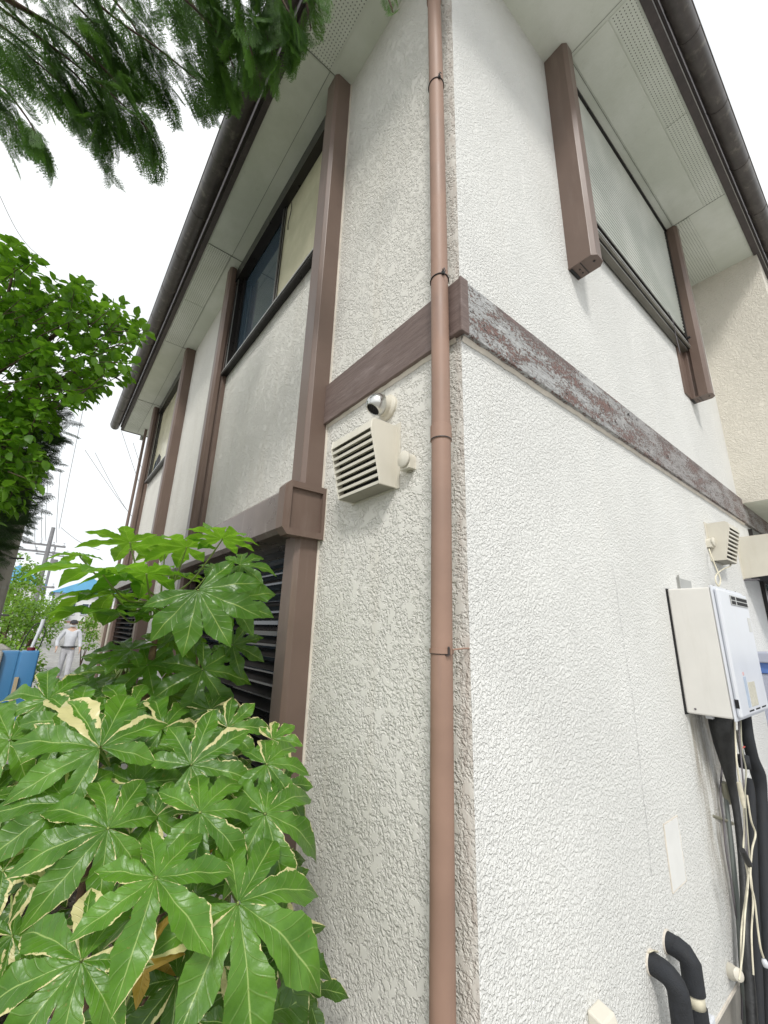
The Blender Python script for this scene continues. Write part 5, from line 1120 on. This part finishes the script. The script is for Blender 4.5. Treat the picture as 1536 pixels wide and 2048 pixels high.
# ------------------------------------------------------------------ hedge shrubs along the street
def bush(cx, cy, r_, zlo, zhi, n, leaf, label, seed, name='hedge_shrub', mat='hedge', cat='shrub'):
    rr = random.Random(seed); pos, dirs, ups, sz = [], [], [], []
    lob = [(rr.uniform(-.6, .6)*r_, rr.uniform(-.6, .6)*r_, zlo+(zhi-zlo)*rr.uniform(.25, .85), rr.uniform(.35, .6)*r_) for _ in range(9)]
    for k in range(n):
        a = rr.choice(lob); v = Vector((rr.gauss(0, 1), rr.gauss(0, 1), rr.gauss(0, 1))).normalized()*a[3]*rr.uniform(.6, 1.1)
        pos.append((cx+a[0]+v.x, cy+a[1]+v.y, max(zlo, a[2]+v.z*1.1))); dirs.append((v.x+rr.uniform(-.3, .3)*r_, v.y+rr.uniform(-.3, .3)*r_, v.z+rr.uniform(-.3, .2)*r_)); ups.append((rr.uniform(-.6, .6), rr.uniform(-.6, .6), 1)); sz.append(leaf*rr.uniform(.7, 1.3))
    root = empty(name, (cx, cy, zlo), label, cat); V, Fq = leafquads(pos, dirs, ups, sz); mesh_np('foliage', V, Fq, MAT[mat], root)
    m = MB()
    for k in range(5): a = rr.choice(lob); m.tube([(cx, cy, zlo), (cx+a[0]*.5, cy+a[1]*.5, (zlo+a[2])/2), (cx+a[0], cy+a[1], a[2])], [.05*r_, .03*r_, .01*r_], 6)
    m.build('stems', MAT['bark'], root); return root
p = at(50, 1215, 9.5); bush(p.x, p.y-.25, .85, gz(p.x), p.z+.35, 3200, .07, 'rounded bright green hedge shrub beside the concrete utility pole', 1)
p = at(40, 1290, 7.0); bush(p.x, p.y-.15, .55, gz(p.x), p.z+.25, 2200, .06, 'low yellow green shrub just above the blue tank', 2)
p = at(75, 1200, 13); bush(p.x, p.y-.2, 1.0, gz(p.x), p.z+.5, 2600, .09, 'green hedge shrub farther along the left of the street', 3)
p = at(60, 1140, 20); bush(p.x, p.y-.4, 1.3, gz(p.x), p.z+.9, 2200, .14, 'dark green tree crown in front of the bright blue roof', 4, 'street_tree', 'hedge', 'tree')
p = at(113, 1207, 34); bush(p.x, p.y, .95, gz(p.x), p.z+.4, 900, .15, 'small orange green garden shrub at the head of the street', 5)
p = at(183, 1225, 16); bush(p.x, p.y, .5, gz(p.x), p.z+.3, 700, .09, 'garden shrub behind the beige street wall', 6)
# ground cover under the shrubs: fallen leaves and small weeds
rr = random.Random(8); pos, dirs, ups, sz = [], [], [], []
for k in range(2600):
    pos.append((rr.uniform(-4.5, .0), rr.uniform(-1.15, -.05), GZ+.012+rr.random()*.02)); a = rr.uniform(0, 6.28); dirs.append((math.cos(a), math.sin(a), rr.uniform(0, .5))); ups.append((rr.uniform(-.5, .5), rr.uniform(-.5, .5), 1)); sz.append(rr.uniform(.015, .05))
V, Fq = leafquads(pos, dirs, ups, sz); gc = mesh_np('ground_cover', V, Fq, leafmat('litter_leaf', (.07, .05, .025), (.06, .11, .025), (.2, .2, .05), 0, .8, uv=False), None); tag(gc, 'low weeds and dry fallen leaves on the soil under the shrubs', 'ground cover', None, 'stuff')
# grey bucket among the stems
q = at(150, 1745, 1.65); o = MB().lathe((q.x, q.y, GZ), (0, 0, 1), [(0, 0), (.10, 0), (.125, .26), (.132, .262), (.132, .275), (.12, .275), (.095, .02)], 26).build('bucket', simple('grey_plastic', (.22, .24, .27), .5), None, smooth=True, auto=40); tag(o, 'grey plastic bucket half hidden under the variegated shrub', 'bucket')
